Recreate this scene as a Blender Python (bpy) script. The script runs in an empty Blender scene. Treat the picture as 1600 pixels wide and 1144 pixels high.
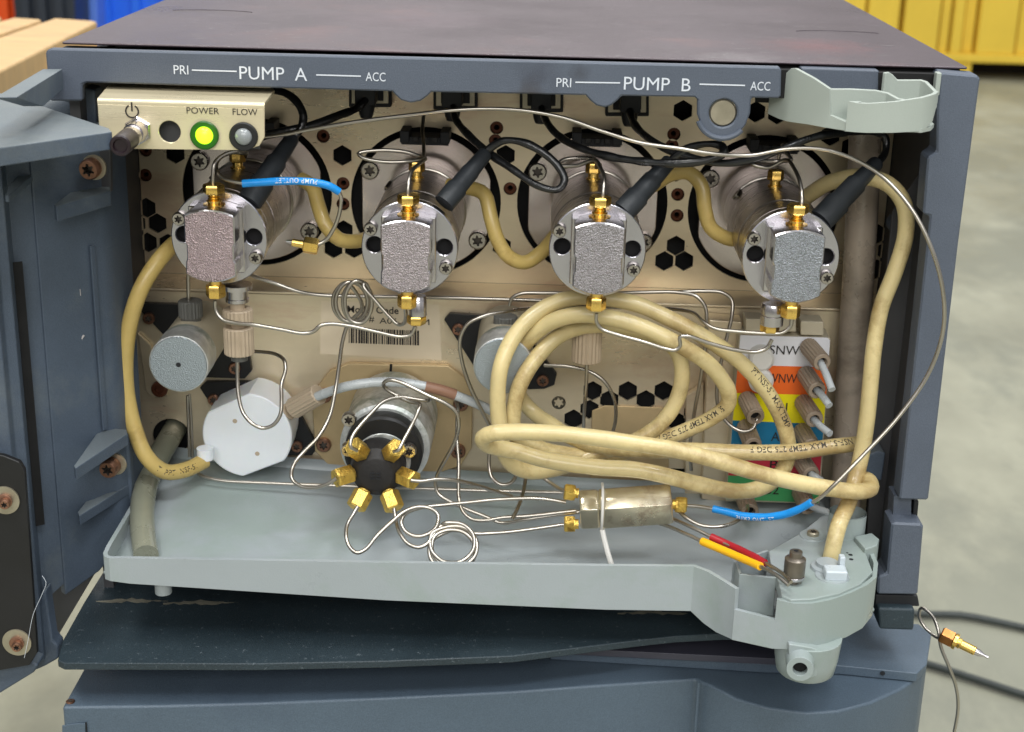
import bpy, bmesh, math, random
import numpy as np
from mathutils import Vector, Matrix, noise as mnoise, geometry as mgeo
random.seed(4)
S = 0.01          # all numbers below are centimetres; the scene is in metres
# ------------------------------------------------------------------ camera
CP = Vector((18.405, -56.003, 7.714)); YAW, PITCH, ROLL, FPX = 0.0163922, 0.3352224, 0.0256111, 2360.5
_f = Vector((-math.sin(YAW)*math.cos(PITCH), math.cos(YAW)*math.cos(PITCH), -math.sin(PITCH)))
_r = _f.cross(Vector((0,0,1))).normalized(); _u = _r.cross(_f)
CR = math.cos(ROLL)*_r + math.sin(ROLL)*_u; CU = -math.sin(ROLL)*_r + math.cos(ROLL)*_u; CF = _f
scn = bpy.context.scene; col = scn.collection
cam = bpy.data.cameras.new('camera'); camo = bpy.data.objects.new('camera', cam); col.objects.link(camo)
m = Matrix.Identity(4)
for i in range(3):
    m[i][0] = CR[i]; m[i][1] = CU[i]; m[i][2] = -CF[i]; m[i][3] = CP[i]*S
camo.matrix_world = m
cam.sensor_width = 36; cam.lens = FPX/1600*36; cam.clip_start = .02; cam.clip_end = 60
cam.dof.use_dof = True; cam.dof.focus_distance = .585; cam.dof.aperture_fstop = 20
scn.camera = camo
scn.view_settings.view_transform = 'Standard'; scn.view_settings.look = 'None'; scn.view_settings.exposure = 0.0
def ray(px, py): return (CF + CR*((px-800)/FPX) - CU*((py-572)/FPX))
def P(px, py, y):
    d = ray(px, py); return CP + d*((y-CP.y)/d.y)
def Pz(px, py, z):
    d = ray(px, py); return CP + d*((z-CP.z)/d.z)
def pxcm(p): return FPX/((p-CP).dot(CF))
# ------------------------------------------------------------------ world and lamps
w = bpy.data.worlds.new('World'); scn.world = w; w.use_nodes = True
nt = w.node_tree; nt.nodes.clear()
out = nt.nodes.new('ShaderNodeOutputWorld'); bg = nt.nodes.new('ShaderNodeBackground')
tc = nt.nodes.new('ShaderNodeTexCoord'); sx = nt.nodes.new('ShaderNodeSeparateXYZ'); cr = nt.nodes.new('ShaderNodeValToRGB')
nt.links.new(tc.outputs['Generated'], sx.inputs[0])
mr = nt.nodes.new('ShaderNodeMapRange'); mr.inputs[1].default_value = -1; mr.inputs[2].default_value = 1
nt.links.new(sx.outputs['Z'], mr.inputs[0]); nt.links.new(mr.outputs[0], cr.inputs[0])
e = cr.color_ramp.elements; e[0].position = .0; e[0].color = (.20,.19,.17,1); e[1].position = 1; e[1].color = (.80,.84,.86,1)
for p_, c_ in ((.46,(.22,.21,.20,1)), (.53,(.42,.41,.40,1)), (.72,(.60,.61,.62,1))):
    q = cr.color_ramp.elements.new(p_); q.color = c_
wn = nt.nodes.new('ShaderNodeTexNoise'); wn.inputs['Scale'].default_value = 2.6; wn.inputs['Detail'].default_value = 2.5; nt.links.new(tc.outputs['Generated'], wn.inputs['Vector'])
wr = nt.nodes.new('ShaderNodeMapRange'); wr.inputs[1].default_value = .36; wr.inputs[2].default_value = .64; wr.inputs[3].default_value = .45; wr.inputs[4].default_value = 1.5; nt.links.new(wn.outputs[0], wr.inputs[0])
wm = nt.nodes.new('ShaderNodeMix'); wm.data_type = 'RGBA'; wm.blend_type = 'MULTIPLY'; wm.inputs[0].default_value = 1; nt.links.new(cr.outputs[0], wm.inputs[6]); nt.links.new(wr.outputs[0], wm.inputs[7])
nt.links.new(wm.outputs[2], bg.inputs[0]); bg.inputs[1].default_value = .86
nt.links.new(bg.outputs[0], out.inputs[0])
def area(name, loc, target, sx_, sy_, power, color=(1,1,1)):
    l = bpy.data.lights.new(name, 'AREA'); l.shape = 'RECTANGLE'; l.size = sx_; l.size_y = sy_; l.energy = power; l.color = color
    o = bpy.data.objects.new(name, l); col.objects.link(o); o.location = loc
    d = Vector(target)-Vector(loc); o.rotation_euler = d.to_track_quat('-Z','Y').to_euler(); return o
area('ceiling_and_fill_lamp', (-.9,-1.0,3.2), (.17,0,-.1), 1.5, .5, 52, (1,.98,.93))
area('ceiling_and_fill_lamp', (1.1,-1.9,3.0), (.17,0,-.1), 1.4, .5, 46, (.95,.98,1))
area('ceiling_and_fill_lamp', (.3,1.8,3.2), (.17,.6,-.1), 2.2, .7, 46, (1,.98,.95))
area('ceiling_and_fill_lamp', (1.2,-.2,2.7), (.3,.1,-.3), .9, .35, 22, (.96,.98,1))
area('ceiling_and_fill_lamp', (.25,-3.0,1.5), (.17,.06,-.12), 2.6, 1.0, 50, (1,.985,.96))  # low fill lamp behind the camera, added to brighten the cabinet interior
area('ceiling_and_fill_lamp', (-.1,4.6,3.0), (.1,4.0,-.5), 2.5, 2.0, 70, (1,.98,.95))
# ------------------------------------------------------------------ materials
def lin(c): return tuple(((v/255)/12.92 if v/255 <= .04045 else ((v/255+.055)/1.055)**2.4) for v in c)+(1,)
MATS = {}
def mat(name, rgb, rough=.5, metal=0, var=.08, vscale=60, bump=0., bscale=900, dirt=None, dscale=40, dthr=.6, damt=.6, emit=0, trans=0, coat=0, aniso=0, rvar=.1, alpha=1, spec=.5, stretch=None, sss=0, fine=0):
    if name in MATS: return MATS[name]
    m = bpy.data.materials.new(name); m.use_nodes = True; n = m.node_tree; L = n.links
    b = n.nodes['Principled BSDF']; base = lin(rgb)
    b.inputs['Metallic'].default_value = metal; b.inputs['Roughness'].default_value = rough
    b.inputs['Specular IOR Level'].default_value = spec
    if coat: b.inputs['Coat Weight'].default_value = coat
    if trans: b.inputs['Transmission Weight'].default_value = trans
    if alpha < 1: b.inputs['Alpha'].default_value = alpha
    if sss: b.inputs['Subsurface Weight'].default_value = sss; b.inputs['Subsurface Radius'].default_value = (.003,.002,.001)
    t = n.nodes.new('ShaderNodeTexCoord'); src = t.outputs['Object']
    if stretch:
        mp = n.nodes.new('ShaderNodeMapping'); mp.inputs['Scale'].default_value = stretch; L.new(src, mp.inputs[0]); src = mp.outputs[0]
    nz = n.nodes.new('ShaderNodeTexNoise'); nz.inputs['Scale'].default_value = vscale; nz.inputs['Detail'].default_value = 6; nz.inputs['Roughness'].default_value = .65; L.new(src, nz.inputs['Vector'])
    rp = n.nodes.new('ShaderNodeValToRGB'); rp.color_ramp.elements[0].position = .3; rp.color_ramp.elements[1].position = .7
    rp.color_ramp.elements[0].color = tuple(max(0,c*(1-var)) for c in base[:3])+(1,); rp.color_ramp.elements[1].color = tuple(min(1,c*(1+var)) for c in base[:3])+(1,)
    L.new(nz.outputs[0], rp.inputs[0]); cout = rp.outputs[0]
    if fine:
        nf = n.nodes.new('ShaderNodeTexNoise'); nf.inputs['Scale'].default_value = 1800; nf.inputs['Detail'].default_value = 2; L.new(t.outputs['Object'], nf.inputs['Vector'])
        rf = n.nodes.new('ShaderNodeMapRange'); rf.inputs[1].default_value = .35; rf.inputs[2].default_value = .65; rf.inputs[3].default_value = 1-fine; rf.inputs[4].default_value = 1+fine; L.new(nf.outputs[0], rf.inputs[0])
        mf = n.nodes.new('ShaderNodeMix'); mf.data_type = 'RGBA'; mf.blend_type = 'MULTIPLY'; mf.inputs[0].default_value = 1
        L.new(cout, mf.inputs[6]); L.new(rf.outputs[0], mf.inputs[7]); cout = mf.outputs[2]
    if dirt:
        n2 = n.nodes.new('ShaderNodeTexNoise'); n2.inputs['Scale'].default_value = dscale; n2.inputs['Detail'].default_value = 8; n2.inputs['Roughness'].default_value = .7; n2.inputs['Distortion'].default_value = .3; L.new(src, n2.inputs['Vector'])
        r2 = n.nodes.new('ShaderNodeMapRange'); r2.inputs[1].default_value = dthr; r2.inputs[2].default_value = dthr+.12; r2.inputs[3].default_value = 0; r2.inputs[4].default_value = damt; L.new(n2.outputs[0], r2.inputs[0])
        mx = n.nodes.new('ShaderNodeMix'); mx.data_type = 'RGBA'; L.new(r2.outputs[0], mx.inputs[0]); L.new(cout, mx.inputs[6]); mx.inputs[7].default_value = lin(dirt); cout = mx.outputs[2]
    L.new(cout, b.inputs['Base Color'])
    if rvar:
        rr = n.nodes.new('ShaderNodeMapRange'); rr.inputs[1].default_value = .3; rr.inputs[2].default_value = .7; rr.inputs[3].default_value = max(.02,rough-rvar); rr.inputs[4].default_value = min(1,rough+rvar)
        L.new(nz.outputs[0], rr.inputs[0]); L.new(rr.outputs[0], b.inputs['Roughness'])
    if bump:
        n3 = n.nodes.new('ShaderNodeTexNoise'); n3.inputs['Scale'].default_value = bscale; n3.inputs['Detail'].default_value = 3; L.new(src, n3.inputs['Vector'])
        bp = n.nodes.new('ShaderNodeBump'); bp.inputs['Strength'].default_value = bump; bp.inputs['Distance'].default_value = .0006; L.new(n3.outputs[0], bp.inputs['Height']); L.new(bp.outputs[0], b.inputs['Normal'])
    if emit: b.inputs['Emission Color'].default_value = base; b.inputs['Emission Strength'].default_value = emit
    MATS[name] = m; return m
M_BEZEL = mat('bezel_plastic', (84,92,105), .5, var=.07, vscale=30, bump=.25, bscale=2500, dirt=(60,58,60), dscale=25, dthr=.62, damt=.25, fine=.08)
M_DOOR  = mat('door_plastic', (74,86,101), .55, var=.16, vscale=18, bump=.25, bscale=2000, dirt=(116,122,120), dscale=11, dthr=.54, damt=.35, fine=.08)
M_DARK  = mat('dark_plastic', (26,28,32), .6, var=.2, vscale=40)
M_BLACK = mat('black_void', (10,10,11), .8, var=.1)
M_SIDE  = mat('dark_grey_side', (72,72,74), .6, var=.2, vscale=20, dirt=(90,86,78), dscale=20, dthr=.6, damt=.4)
M_LID   = mat('lid_paint', (80,68,74), .36, var=.12, vscale=9, bump=.2, bscale=1500, dirt=(120,82,78), dscale=9, dthr=.55, damt=.35, fine=.1)
M_SCR   = mat('scratch', (190,185,185), .6)
M_SHEET = mat('chromated_sheet', (226,211,182), .34, metal=.62, var=.09, vscale=14, bump=.12, bscale=1400, dirt=(196,150,124), dscale=9, dthr=.52, damt=.4, stretch=(1,1,3))
M_LEDBOX= mat('brushed_cream_sheet', (222,209,176), .32, metal=.35, var=.05, vscale=40, bump=.1, bscale=900, stretch=(.2,1,3))
M_TAN   = mat('tan_adapter', (200,176,134), .45, metal=.45, var=.12, vscale=30, dirt=(130,95,60), dscale=25, dthr=.6, damt=.5)
M_STEEL = mat('polished_steel', (200,196,198), .2, metal=1, var=.03, vscale=20, rvar=.05)
M_BODY  = mat('turned_steel', (190,182,176), .3, metal=1, var=.05, vscale=60, bump=.1, bscale=300, rvar=.06, stretch=(.06,8,.06))
M_PLATE = mat('mount_plate_steel', (204,194,190), .22, metal=1, var=.05, vscale=8, rvar=.04, dirt=(190,140,132), dscale=8, dthr=.55, damt=.3)
M_TUBE  = mat('capillary_steel', (184,178,168), .3, metal=1, var=.08, vscale=30, rvar=.05, dirt=(110,96,80), dscale=25, dthr=.58, damt=.4)
M_BRASS = mat('gold_nut', (248,208,116), .27, metal=1, var=.08, vscale=100, dirt=(180,120,50), dscale=120, dthr=.62, damt=.5, rvar=.05)
M_BRASSP= mat('pitted_gold_nut', (242,202,104), .36, metal=.9, var=.2, vscale=400, bump=.6, bscale=1500, dirt=(110,70,26), dscale=300, dthr=.55, damt=.7)
M_HOSE  = mat('yellowed_hose', (208,190,138), .4, var=.16, vscale=30, dirt=(146,116,64), dscale=28, dthr=.5, damt=.65, bump=.2, bscale=350, sss=.15, coat=.3)
M_HOSE2 = mat('ambered_hose', (200,174,104), .4, var=.16, vscale=30, dirt=(140,102,46), dscale=26, dthr=.5, damt=.6, sss=.15, coat=.2)
M_GTUBE = mat('grey_drain_tube', (180,166,150), .3, var=.12, vscale=40, trans=.2, coat=.3, dirt=(90,80,70), dscale=20, dthr=.5, damt=.5)
M_GTUBE2= mat('olive_drain_tube', (150,151,132), .3, trans=.15, var=.12, vscale=40, coat=.3)
M_CABLE = mat('black_cable', (24,25,26), .34, var=.3, vscale=150, bump=1.0, bscale=260, coat=.35)
M_CABLEG= mat('rubber_cable', (50,56,54), .5, var=.15, vscale=150, bump=.4, bscale=350)
M_BOOT  = mat('heat_shrink', (44,48,52), .5, var=.15, vscale=60, bump=.25, bscale=400)
M_TRAY  = mat('tray_plastic', (158,166,169), .34, var=.05, vscale=14, bump=.12, bscale=1800, dirt=(136,154,140), dscale=9, dthr=.48, damt=.45)
M_CUP   = mat('cup_plastic', (166,174,166), .45, var=.04, vscale=14, bump=.1, bscale=1800, dirt=(196,192,170), dscale=25, dthr=.64, damt=.3)
M_PTFE  = mat('white_ptfe', (236,240,243), .35, var=.04, vscale=30, sss=.2)
M_WHITE = mat('white_plastic', (222,220,214), .4, var=.03)
M_CLAMP = mat('milky_clamp', (206,216,222), .3, var=.03, trans=.15)
M_PEEK  = mat('beige_peek', (186,168,144), .5, var=.08, vscale=80)
M_PEEKD = mat('brown_peek', (150,134,116), .5, var=.12, vscale=80)
M_PEEKG = mat('grey_knurl', (96,96,92), .5, var=.08, vscale=80)
M_TEFLON= mat('teflon_tube', (206,212,214), .25, var=.03, trans=.15, coat=.3)
M_BLUE  = mat('blue_sleeve', (20,140,220), .35, var=.08, vscale=120, bump=.3, bscale=500)
M_YEL   = mat('yellow_sleeve', (248,186,20), .4, var=.05)
M_RED   = mat('red_sleeve', (166,28,40), .4, var=.05)
M_BROWN = mat('brown_sleeve', (150,112,90), .4, var=.08)
M_RUBBER= mat('black_gasket', (22,22,23), .5, var=.2, vscale=40)
M_FLAP  = mat('flap_plastic', (40,53,60), .55, var=.22, vscale=14, bump=.4, bscale=1500, dirt=(130,140,146), dscale=420, dthr=.6, damt=.6, fine=.15)
M_RUST  = mat('dull_screw', (150,112,92), .4, metal=.9, var=.25, vscale=300, dirt=(80,55,42), dscale=200, dthr=.55, damt=.6)
M_SCREW = mat('screw_steel', (186,180,172), .3, metal=1, var=.15, vscale=200)
M_RECESS= mat('screw_recess', (92,86,80), .5, metal=.6, var=.2)
M_WASH  = mat('zinc_washer', (178,170,150), .4, metal=.8, var=.15, vscale=80)
M_RIVET = mat('brown_rivet', (92,52,34), .45, metal=.5, var=.3, vscale=300)
M_LOW   = mat('module_plastic', (82,97,111), .48, var=.08, vscale=18, bump=.3, bscale=2200, fine=.1, dirt=(62,74,92), dscale=9, dthr=.5, damt=.35)
M_PRINT = mat('white_print', (214,220,228), .6, var=0, rvar=0)
M_PRINTK= mat('black_print', (40,34,30), .6, var=.1, rvar=0)
M_INK   = mat('hose_ink', (62,56,46), .6, var=.3, vscale=300, rvar=0)
M_LABEL = mat('paper_label', (230,214,186), .45, metal=.12, var=.04, vscale=20)
M_LWHITE= mat('label_white', (226,226,230), .4, var=.02); M_LOR = mat('label_orange', (236,104,30), .4, var=.03)
M_LYEL  = mat('label_yellow', (240,226,10), .4, var=.03); M_LBLUE = mat('label_blue', (16,112,150), .4, var=.03)
M_LRED  = mat('label_red', (206,50,70), .4, var=.03); M_LGRN = mat('label_green', (70,160,96), .4, var=.03)
M_CREAM = mat('cream_plastic', (190,180,156), .5, var=.06, vscale=30)
M_GREEN = mat('green_lens', (190,255,40), .3, emit=1.6, var=0, rvar=0); M_GREENR = mat('green_ring', (26,84,8), .35, emit=.05, var=0, rvar=0)
M_GLENS = mat('grey_lens', (140,144,146), .2, coat=.5)
M_SHELL = mat('mixer_steel', (228,220,198), .22, metal=.9, var=.08, vscale=40, dirt=(128,84,58), dscale=60, dthr=.52, damt=.5)
M_ZINC2 = mat('corroded_zinc', (208,210,208), .42, metal=.6, var=.25, vscale=120, bump=.5, bscale=500, dirt=(120,135,120), dscale=60, dthr=.52, damt=.7)
M_BRONZE= mat('bronze_fitting', (170,116,66), .35, metal=.9, var=.2, vscale=200)
def dust(m, rgb, amt, lo=.75):
    n = m.node_tree; L = n.links; b = n.nodes['Principled BSDF']; src = b.inputs['Base Color'].links[0].from_socket
    g = n.nodes.new('ShaderNodeNewGeometry'); sp = n.nodes.new('ShaderNodeSeparateXYZ'); L.new(g.outputs['Normal'], sp.inputs[0])
    r = n.nodes.new('ShaderNodeMapRange'); r.inputs[1].default_value = lo; r.inputs[2].default_value = .98; r.inputs[3].default_value = 0; r.inputs[4].default_value = amt; L.new(sp.outputs['Z'], r.inputs[0])
    mx = n.nodes.new('ShaderNodeMix'); mx.data_type = 'RGBA'; L.new(r.outputs[0], mx.inputs[0]); L.new(src, mx.inputs[6]); mx.inputs[7].default_value = lin(rgb); L.new(mx.outputs[2], b.inputs['Base Color'])
dust(M_DOOR, (150,156,150), .32)
def smudge(m, c, r, rgb, amt):
    n = m.node_tree; L = n.links; b = n.nodes['Principled BSDF']; src = b.inputs['Base Color'].links[0].from_socket
    t = n.nodes.new('ShaderNodeTexCoord'); v = n.nodes.new('ShaderNodeVectorMath'); v.operation = 'DISTANCE'; L.new(t.outputs['Object'], v.inputs[0]); v.inputs[1].default_value = (c*S)[:]
    z = n.nodes.new('ShaderNodeTexNoise'); z.inputs['Scale'].default_value = 180; z.inputs['Detail'].default_value = 5; L.new(t.outputs['Object'], z.inputs['Vector'])
    k = n.nodes.new('ShaderNodeMath'); k.operation = 'MULTIPLY_ADD'; L.new(z.outputs[0], k.inputs[0]); k.inputs[1].default_value = r*S*1.2; L.new(v.outputs['Value'], k.inputs[2])
    q = n.nodes.new('ShaderNodeMapRange'); q.inputs[1].default_value = r*S*1.5; q.inputs[2].default_value = r*S*.7; q.inputs[3].default_value = 0; q.inputs[4].default_value = amt; L.new(k.outputs[0], q.inputs[0])
    mx = n.nodes.new('ShaderNodeMix'); mx.data_type = 'RGBA'; L.new(q.outputs[0], mx.inputs[0]); L.new(src, mx.inputs[6]); mx.inputs[7].default_value = lin(rgb); L.new(mx.outputs[2], b.inputs['Base Color'])
_c0 = Vector((17,5,-24)); smudge(M_BEZEL, P(830,148,0)-_c0, .75, (58,48,40), .8); smudge(M_BEZEL, P(838,120,0)-_c0, 1.3, (62,66,78), .6); smudge(M_BEZEL, P(905,113,0)-_c0, .5, (52,52,58), .5)
smudge(M_LID, Pz(1275,72,.18)-_c0, 3.2, (120,72,74), .5); smudge(M_LID, Pz(1150,90,.18)-_c0, 2.2, (132,126,128), .4); smudge(M_LID, Pz(640,30,.18)-_c0, 5, (108,90,98), .4)
def radial(m, amt):
    n = m.node_tree; b = n.nodes['Principled BSDF']; t = n.nodes.new('ShaderNodeTangent'); t.direction_type = 'RADIAL'; t.axis = 'Y'
    n.links.new(t.outputs[0], b.inputs['Tangent']); b.inputs['Anisotropic'].default_value = amt
radial(M_PLATE, .95)
M_FLANGE = mat('faced_steel', (196,194,200), .24, metal=1, var=.03, vscale=20, rvar=.03); radial(M_FLANGE, .5)
def sparkle(name, rgb, scale=900, rough=.34, bumps=1.0, var=.25):
    m = mat(name, rgb, rough, metal=1, var=var, vscale=scale*1.2, bump=0, rvar=.08); n = m.node_tree; L = n.links
    b = n.nodes['Principled BSDF']; t = n.nodes.new('ShaderNodeTexCoord')
    v = n.nodes.new('ShaderNodeTexVoronoi'); v.inputs['Scale'].default_value = scale; L.new(t.outputs['Object'], v.inputs['Vector'])
    z = n.nodes.new('ShaderNodeTexNoise'); z.inputs['Scale'].default_value = scale*.9; z.inputs['Detail'].default_value = 3; L.new(t.outputs['Object'], z.inputs['Vector'])
    a = n.nodes.new('ShaderNodeMath'); a.operation = 'ADD'; L.new(v.outputs['Distance'], a.inputs[0]); L.new(z.outputs[0], a.inputs[1])
    bp = n.nodes.new('ShaderNodeBump'); bp.inputs['Strength'].default_value = bumps; bp.inputs['Distance'].default_value = .0005; L.new(a.outputs[0], bp.inputs['Height']); L.new(bp.outputs[0], b.inputs['Normal'])
    return m
M_SPARK = sparkle('cast_rough_face', (168,154,156), 2200, .3, .75, .28)
M_ZINC  = sparkle('zinc_cast_face', (178,188,196), 2400, .42, .3, .2)
# ------------------------------------------------------------------ mesh helpers (cm)
class MB:
    def __init__(s): s.v = []; s.f = []
    def add(s, vs, fs):
        o = len(s.v); s.v += [Vector(v) for v in vs]; s.f += [tuple(i+o for i in f) for f in fs]; return s
    def box(s, a, b):
        x0,y0,z0 = a; x1,y1,z1 = b
        return s.add([(x0,y0,z0),(x1,y0,z0),(x1,y1,z0),(x0,y1,z0),(x0,y0,z1),(x1,y0,z1),(x1,y1,z1),(x0,y1,z1)],
                     [(0,3,2,1),(4,5,6,7),(0,1,5,4),(1,2,6,5),(2,3,7,6),(3,0,4,7)])
    def prism(s, pts, d):          # pts: 3D loop, extruded by vector d
        pts = [Vector(p) for p in pts]; d = Vector(d); n = len(pts)
        nor = sum(((pts[i]-pts[0]).cross(pts[(i+1)%n]-pts[0]) for i in range(n)), Vector())
        if nor.dot(d) > 0: pts = pts[::-1]
        return s.add(pts+[p+d for p in pts], [tuple(range(n)), tuple(range(2*n-1, n-1, -1))]+[(i, i+n, (i+1)%n+n, (i+1)%n) for i in range(n)])
    def lathe(s, base, axis, prof, seg=32, cap=True, knurl=0, hexa=False):   # prof: (distance along axis, radius)
        base = Vector(base); ax = Vector(axis).normalized(); t = Vector((0,0,1)) if abs(ax.z) < .9 else Vector((1,0,0))
        a = ax.cross(t).normalized(); b = ax.cross(a); n = 6 if hexa else seg; vs = []; fs = []
        for (h, r) in prof:
            for k in range(n):
                th = 2*math.pi*k/n+(math.pi/6 if hexa else 0); rr = r*(1-knurl*(k%2))
                vs.append(base+ax*h+a*(math.cos(th)*rr)+b*(math.sin(th)*rr))
        for j in range(len(prof)-1):
            for k in range(n): fs.append((j*n+k, (j+1)*n+k, (j+1)*n+(k+1)%n, j*n+(k+1)%n))
        if cap: fs.append(tuple(range(n))); fs.append(tuple(range(len(vs)-1, len(vs)-n-1, -1)))
        return s.add(vs, fs)
    def cyl(s, p, q, r, seg=24, r2=None, **k):
        p = Vector(p); q = Vector(q); return s.lathe(p, q-p, [(0,r),((q-p).length, r if r2 is None else r2)], seg, **k)
    def tube(s, pts, r, seg=10, ends=True, rj=0.):
        n = len(pts); T = [(pts[min(i+1,n-1)]-pts[max(i-1,0)]).normalized() for i in range(n)]
        up = Vector((0,0,1)) if abs(T[0].z) < .9 else Vector((1,0,0)); N = T[0].cross(up).normalized(); vs = []; fs = []
        for i in range(n):
            N = (N-T[i]*N.dot(T[i])).normalized(); B = T[i].cross(N); rr = r if not rj else r*(1+rj*mnoise.noise(pts[i]*1.6))
            for k in range(seg):
                th = 2*math.pi*k/seg; vs.append(pts[i]+N*math.cos(th)*rr+B*math.sin(th)*rr)
        for j in range(n-1):
            for k in range(seg): fs.append((j*seg+k, j*seg+(k+1)%seg, (j+1)*seg+(k+1)%seg, (j+1)*seg+k))
        if ends: fs.append(tuple(range(seg-1,-1,-1))); fs.append(tuple(range(len(vs)-seg, len(vs))))
        return s.add(vs, fs)
    def ribbon(s, pts, zt, zb, th, closed=False):   # vertical wall: pts plan (x,y), per point top/bottom z, thickness to the left
        n = len(pts); P2 = [Vector((p[0],p[1])) for p in pts]; off = []
        for i in range(n):
            a = P2[i]-P2[i-1] if (i > 0 or closed) else P2[1]-P2[0]; b = P2[(i+1)%n]-P2[i] if (i < n-1 or closed) else P2[i]-P2[i-1]
            a.normalize(); b.normalize(); na = Vector((-a.y,a.x)); nb = Vector((-b.y,b.x)); k = (na+nb); k = k/max(.35,k.length_squared)*2 if k.length > 1e-6 else na
            off.append(P2[i]+k*th)
        ztl = zt if isinstance(zt,(list,tuple)) else [zt]*n; zbl = zb if isinstance(zb,(list,tuple)) else [zb]*n
        vs = []
        for i in range(n): vs += [(P2[i].x,P2[i].y,zbl[i]),(P2[i].x,P2[i].y,ztl[i]),(off[i].x,off[i].y,ztl[i]),(off[i].x,off[i].y,zbl[i])]
        fs = []; m_ = n if closed else n-1
        for i in range(m_):
            a = 4*i; b = 4*((i+1)%n)
            for k in range(4): fs.append((a+k, a+(k+1)%4, b+(k+1)%4, b+k))
        if not closed: fs += [(0,3,2,1),(4*n-4,4*n-3,4*n-2,4*n-1)]
        return s.add(vs, fs)
ROOT = {}
def link(o, parent):
    col.objects.link(o)
    if parent is not None: o.parent = parent
def build(mb, name, m, parent=None, bevel=0, smooth=True, seg=2, angle=35, fix=True, kind=None, label=None):
    me = bpy.data.meshes.new(name); loc = ROOT.get(parent, Vector((0,0,0))) if parent else Vector((0,0,0))
    me.from_pydata([((v-loc)*S)[:] for v in mb.v], [], mb.f); me.validate()
    if fix:
        bm = bmesh.new(); bm.from_mesh(me); bmesh.ops.remove_doubles(bm, verts=bm.verts, dist=1e-7); bmesh.ops.recalc_face_normals(bm, faces=bm.faces); bm.to_mesh(me); bm.free()
    if smooth:
        for p in me.polygons: p.use_smooth = True
        me.set_sharp_from_angle(angle=math.radians(angle))
    me.materials.append(m); o = bpy.data.objects.new(name, me); link(o, parent); ROOT[o] = loc
    if bevel:
        bv = o.modifiers.new('bevel','BEVEL'); bv.width = bevel*S; bv.segments = seg; bv.limit_method = 'ANGLE'; bv.angle_limit = math.radians(40); bv.harden_normals = smooth
    if kind: o['kind'] = kind
    if label: o['label'] = label
    return o
def thing(name, label, cat, loc, group=None):
    o = bpy.data.objects.new(name, None); col.objects.link(o); o.empty_display_size = .01; o.location = Vector(loc)*S; ROOT[o] = Vector(loc)
    o['label'] = label; o['category'] = cat
    if group: o['group'] = group
    return o
def tag(o, label, cat, group=None):
    o['label'] = label; o['category'] = cat
    if group: o['group'] = group
    return o
def copy_tree(o, parent=None):
    c = o.copy(); col.objects.link(c)
    if parent is not None: c.parent = parent
    for ch in [x for x in o.children]: copy_tree(ch, c)
    return c
def plate(name, m, outline, holes, depth, y, parent=None, bevel=0):     # outline/holes: lists of (x,z); plate lies in XZ at y, thickness depth backwards
    loc = ROOT.get(parent, Vector((0,0,0))) if parent else Vector((0,0,0)); loops = [outline]+list(holes); pts = []; ed = []
    for lp in loops:
        o0 = len(pts); pts += [Vector(q) for q in lp]; ed += [(o0+i, o0+(i+1)%len(lp)) for i in range(len(lp))]
    v2, _e, f2, _1, _2, _3 = mgeo.delaunay_2d_cdt(pts, ed, [], 0, 1e-6, False)
    def inside(f):
        cx = sum(v2[i].x for i in f)/len(f); cy = sum(v2[i].y for i in f)/len(f); c = 0
        for lp in loops:
            for i in range(len(lp)):
                (x1,y1),(x2,y2) = lp[i-1],lp[i]
                if (y1 > cy) != (y2 > cy) and cx < (x2-x1)*(cy-y1)/(y2-y1)+x1: c ^= 1
        return c
    f2 = [f for f in f2 if inside(f)]
    n = len(v2); vv = [((q.x-loc.x)*S, (y-loc.y)*S, (q.y-loc.z)*S) for q in v2]+[((q.x-loc.x)*S, (y+depth-loc.y)*S, (q.y-loc.z)*S) for q in v2]
    ff = [tuple(f) for f in f2]; use = {}
    for f in ff:
        for i in range(len(f)):
            k = (f[i], f[(i+1)%len(f)]); use[k] = use.get(k,0)+1
    rim_ = [k for k in use if (k[1],k[0]) not in use]
    ff = ff+[tuple(i+n for i in reversed(f)) for f in f2]+[(a_, a_+n, b_+n, b_) for b_, a_ in [(k[1],k[0]) for k in rim_]]
    me = bpy.data.meshes.new(name); me.from_pydata(vv, [], ff); me.validate()
    bm = bmesh.new(); bm.from_mesh(me); bmesh.ops.recalc_face_normals(bm, faces=bm.faces); bmesh.ops.dissolve_limit(bm, angle_limit=.01, verts=bm.verts, edges=bm.edges); bm.to_mesh(me); bm.free()
    me.materials.append(m)
    for p in me.polygons: p.use_smooth = False
    o = bpy.data.objects.new(name, me); link(o, parent); ROOT[o] = loc
    if bevel:
        bv = o.modifiers.new('bevel','BEVEL'); bv.width = bevel*S; bv.segments = 1; bv.limit_method = 'ANGLE'; bv.angle_limit = math.radians(50)
    return o
def circ(cx, cz, r, n=28): return [(cx+r*math.cos(2*math.pi*k/n), cz+r*math.sin(2*math.pi*k/n)) for k in range(n)]
def hexa(cx, cz, r): return [(cx+r*math.cos(math.pi/2+math.pi*k/3), cz+r*math.sin(math.pi/2+math.pi*k/3)) for k in range(6)]
def glyphs(text, size, sx_=1., spacing=1., bold=0.):
    cu = bpy.data.curves.new('tmp','FONT'); cu.body = text; cu.size = size; cu.space_character = spacing; cu.resolution_u = 3; cu.offset = bold
    t = bpy.data.objects.new('tmp', cu); col.objects.link(t); dg = bpy.context.evaluated_depsgraph_get(); dg.update()
    me = bpy.data.meshes.new_from_object(t.evaluated_get(dg)); bpy.data.objects.remove(t); bpy.data.curves.remove(cu)
    vs = [(v.co.x*sx_, v.co.y) for v in me.vertices]; fs = [tuple(p.vertices) for p in me.polygons]; bpy.data.meshes.remove(me); return vs, fs
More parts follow.
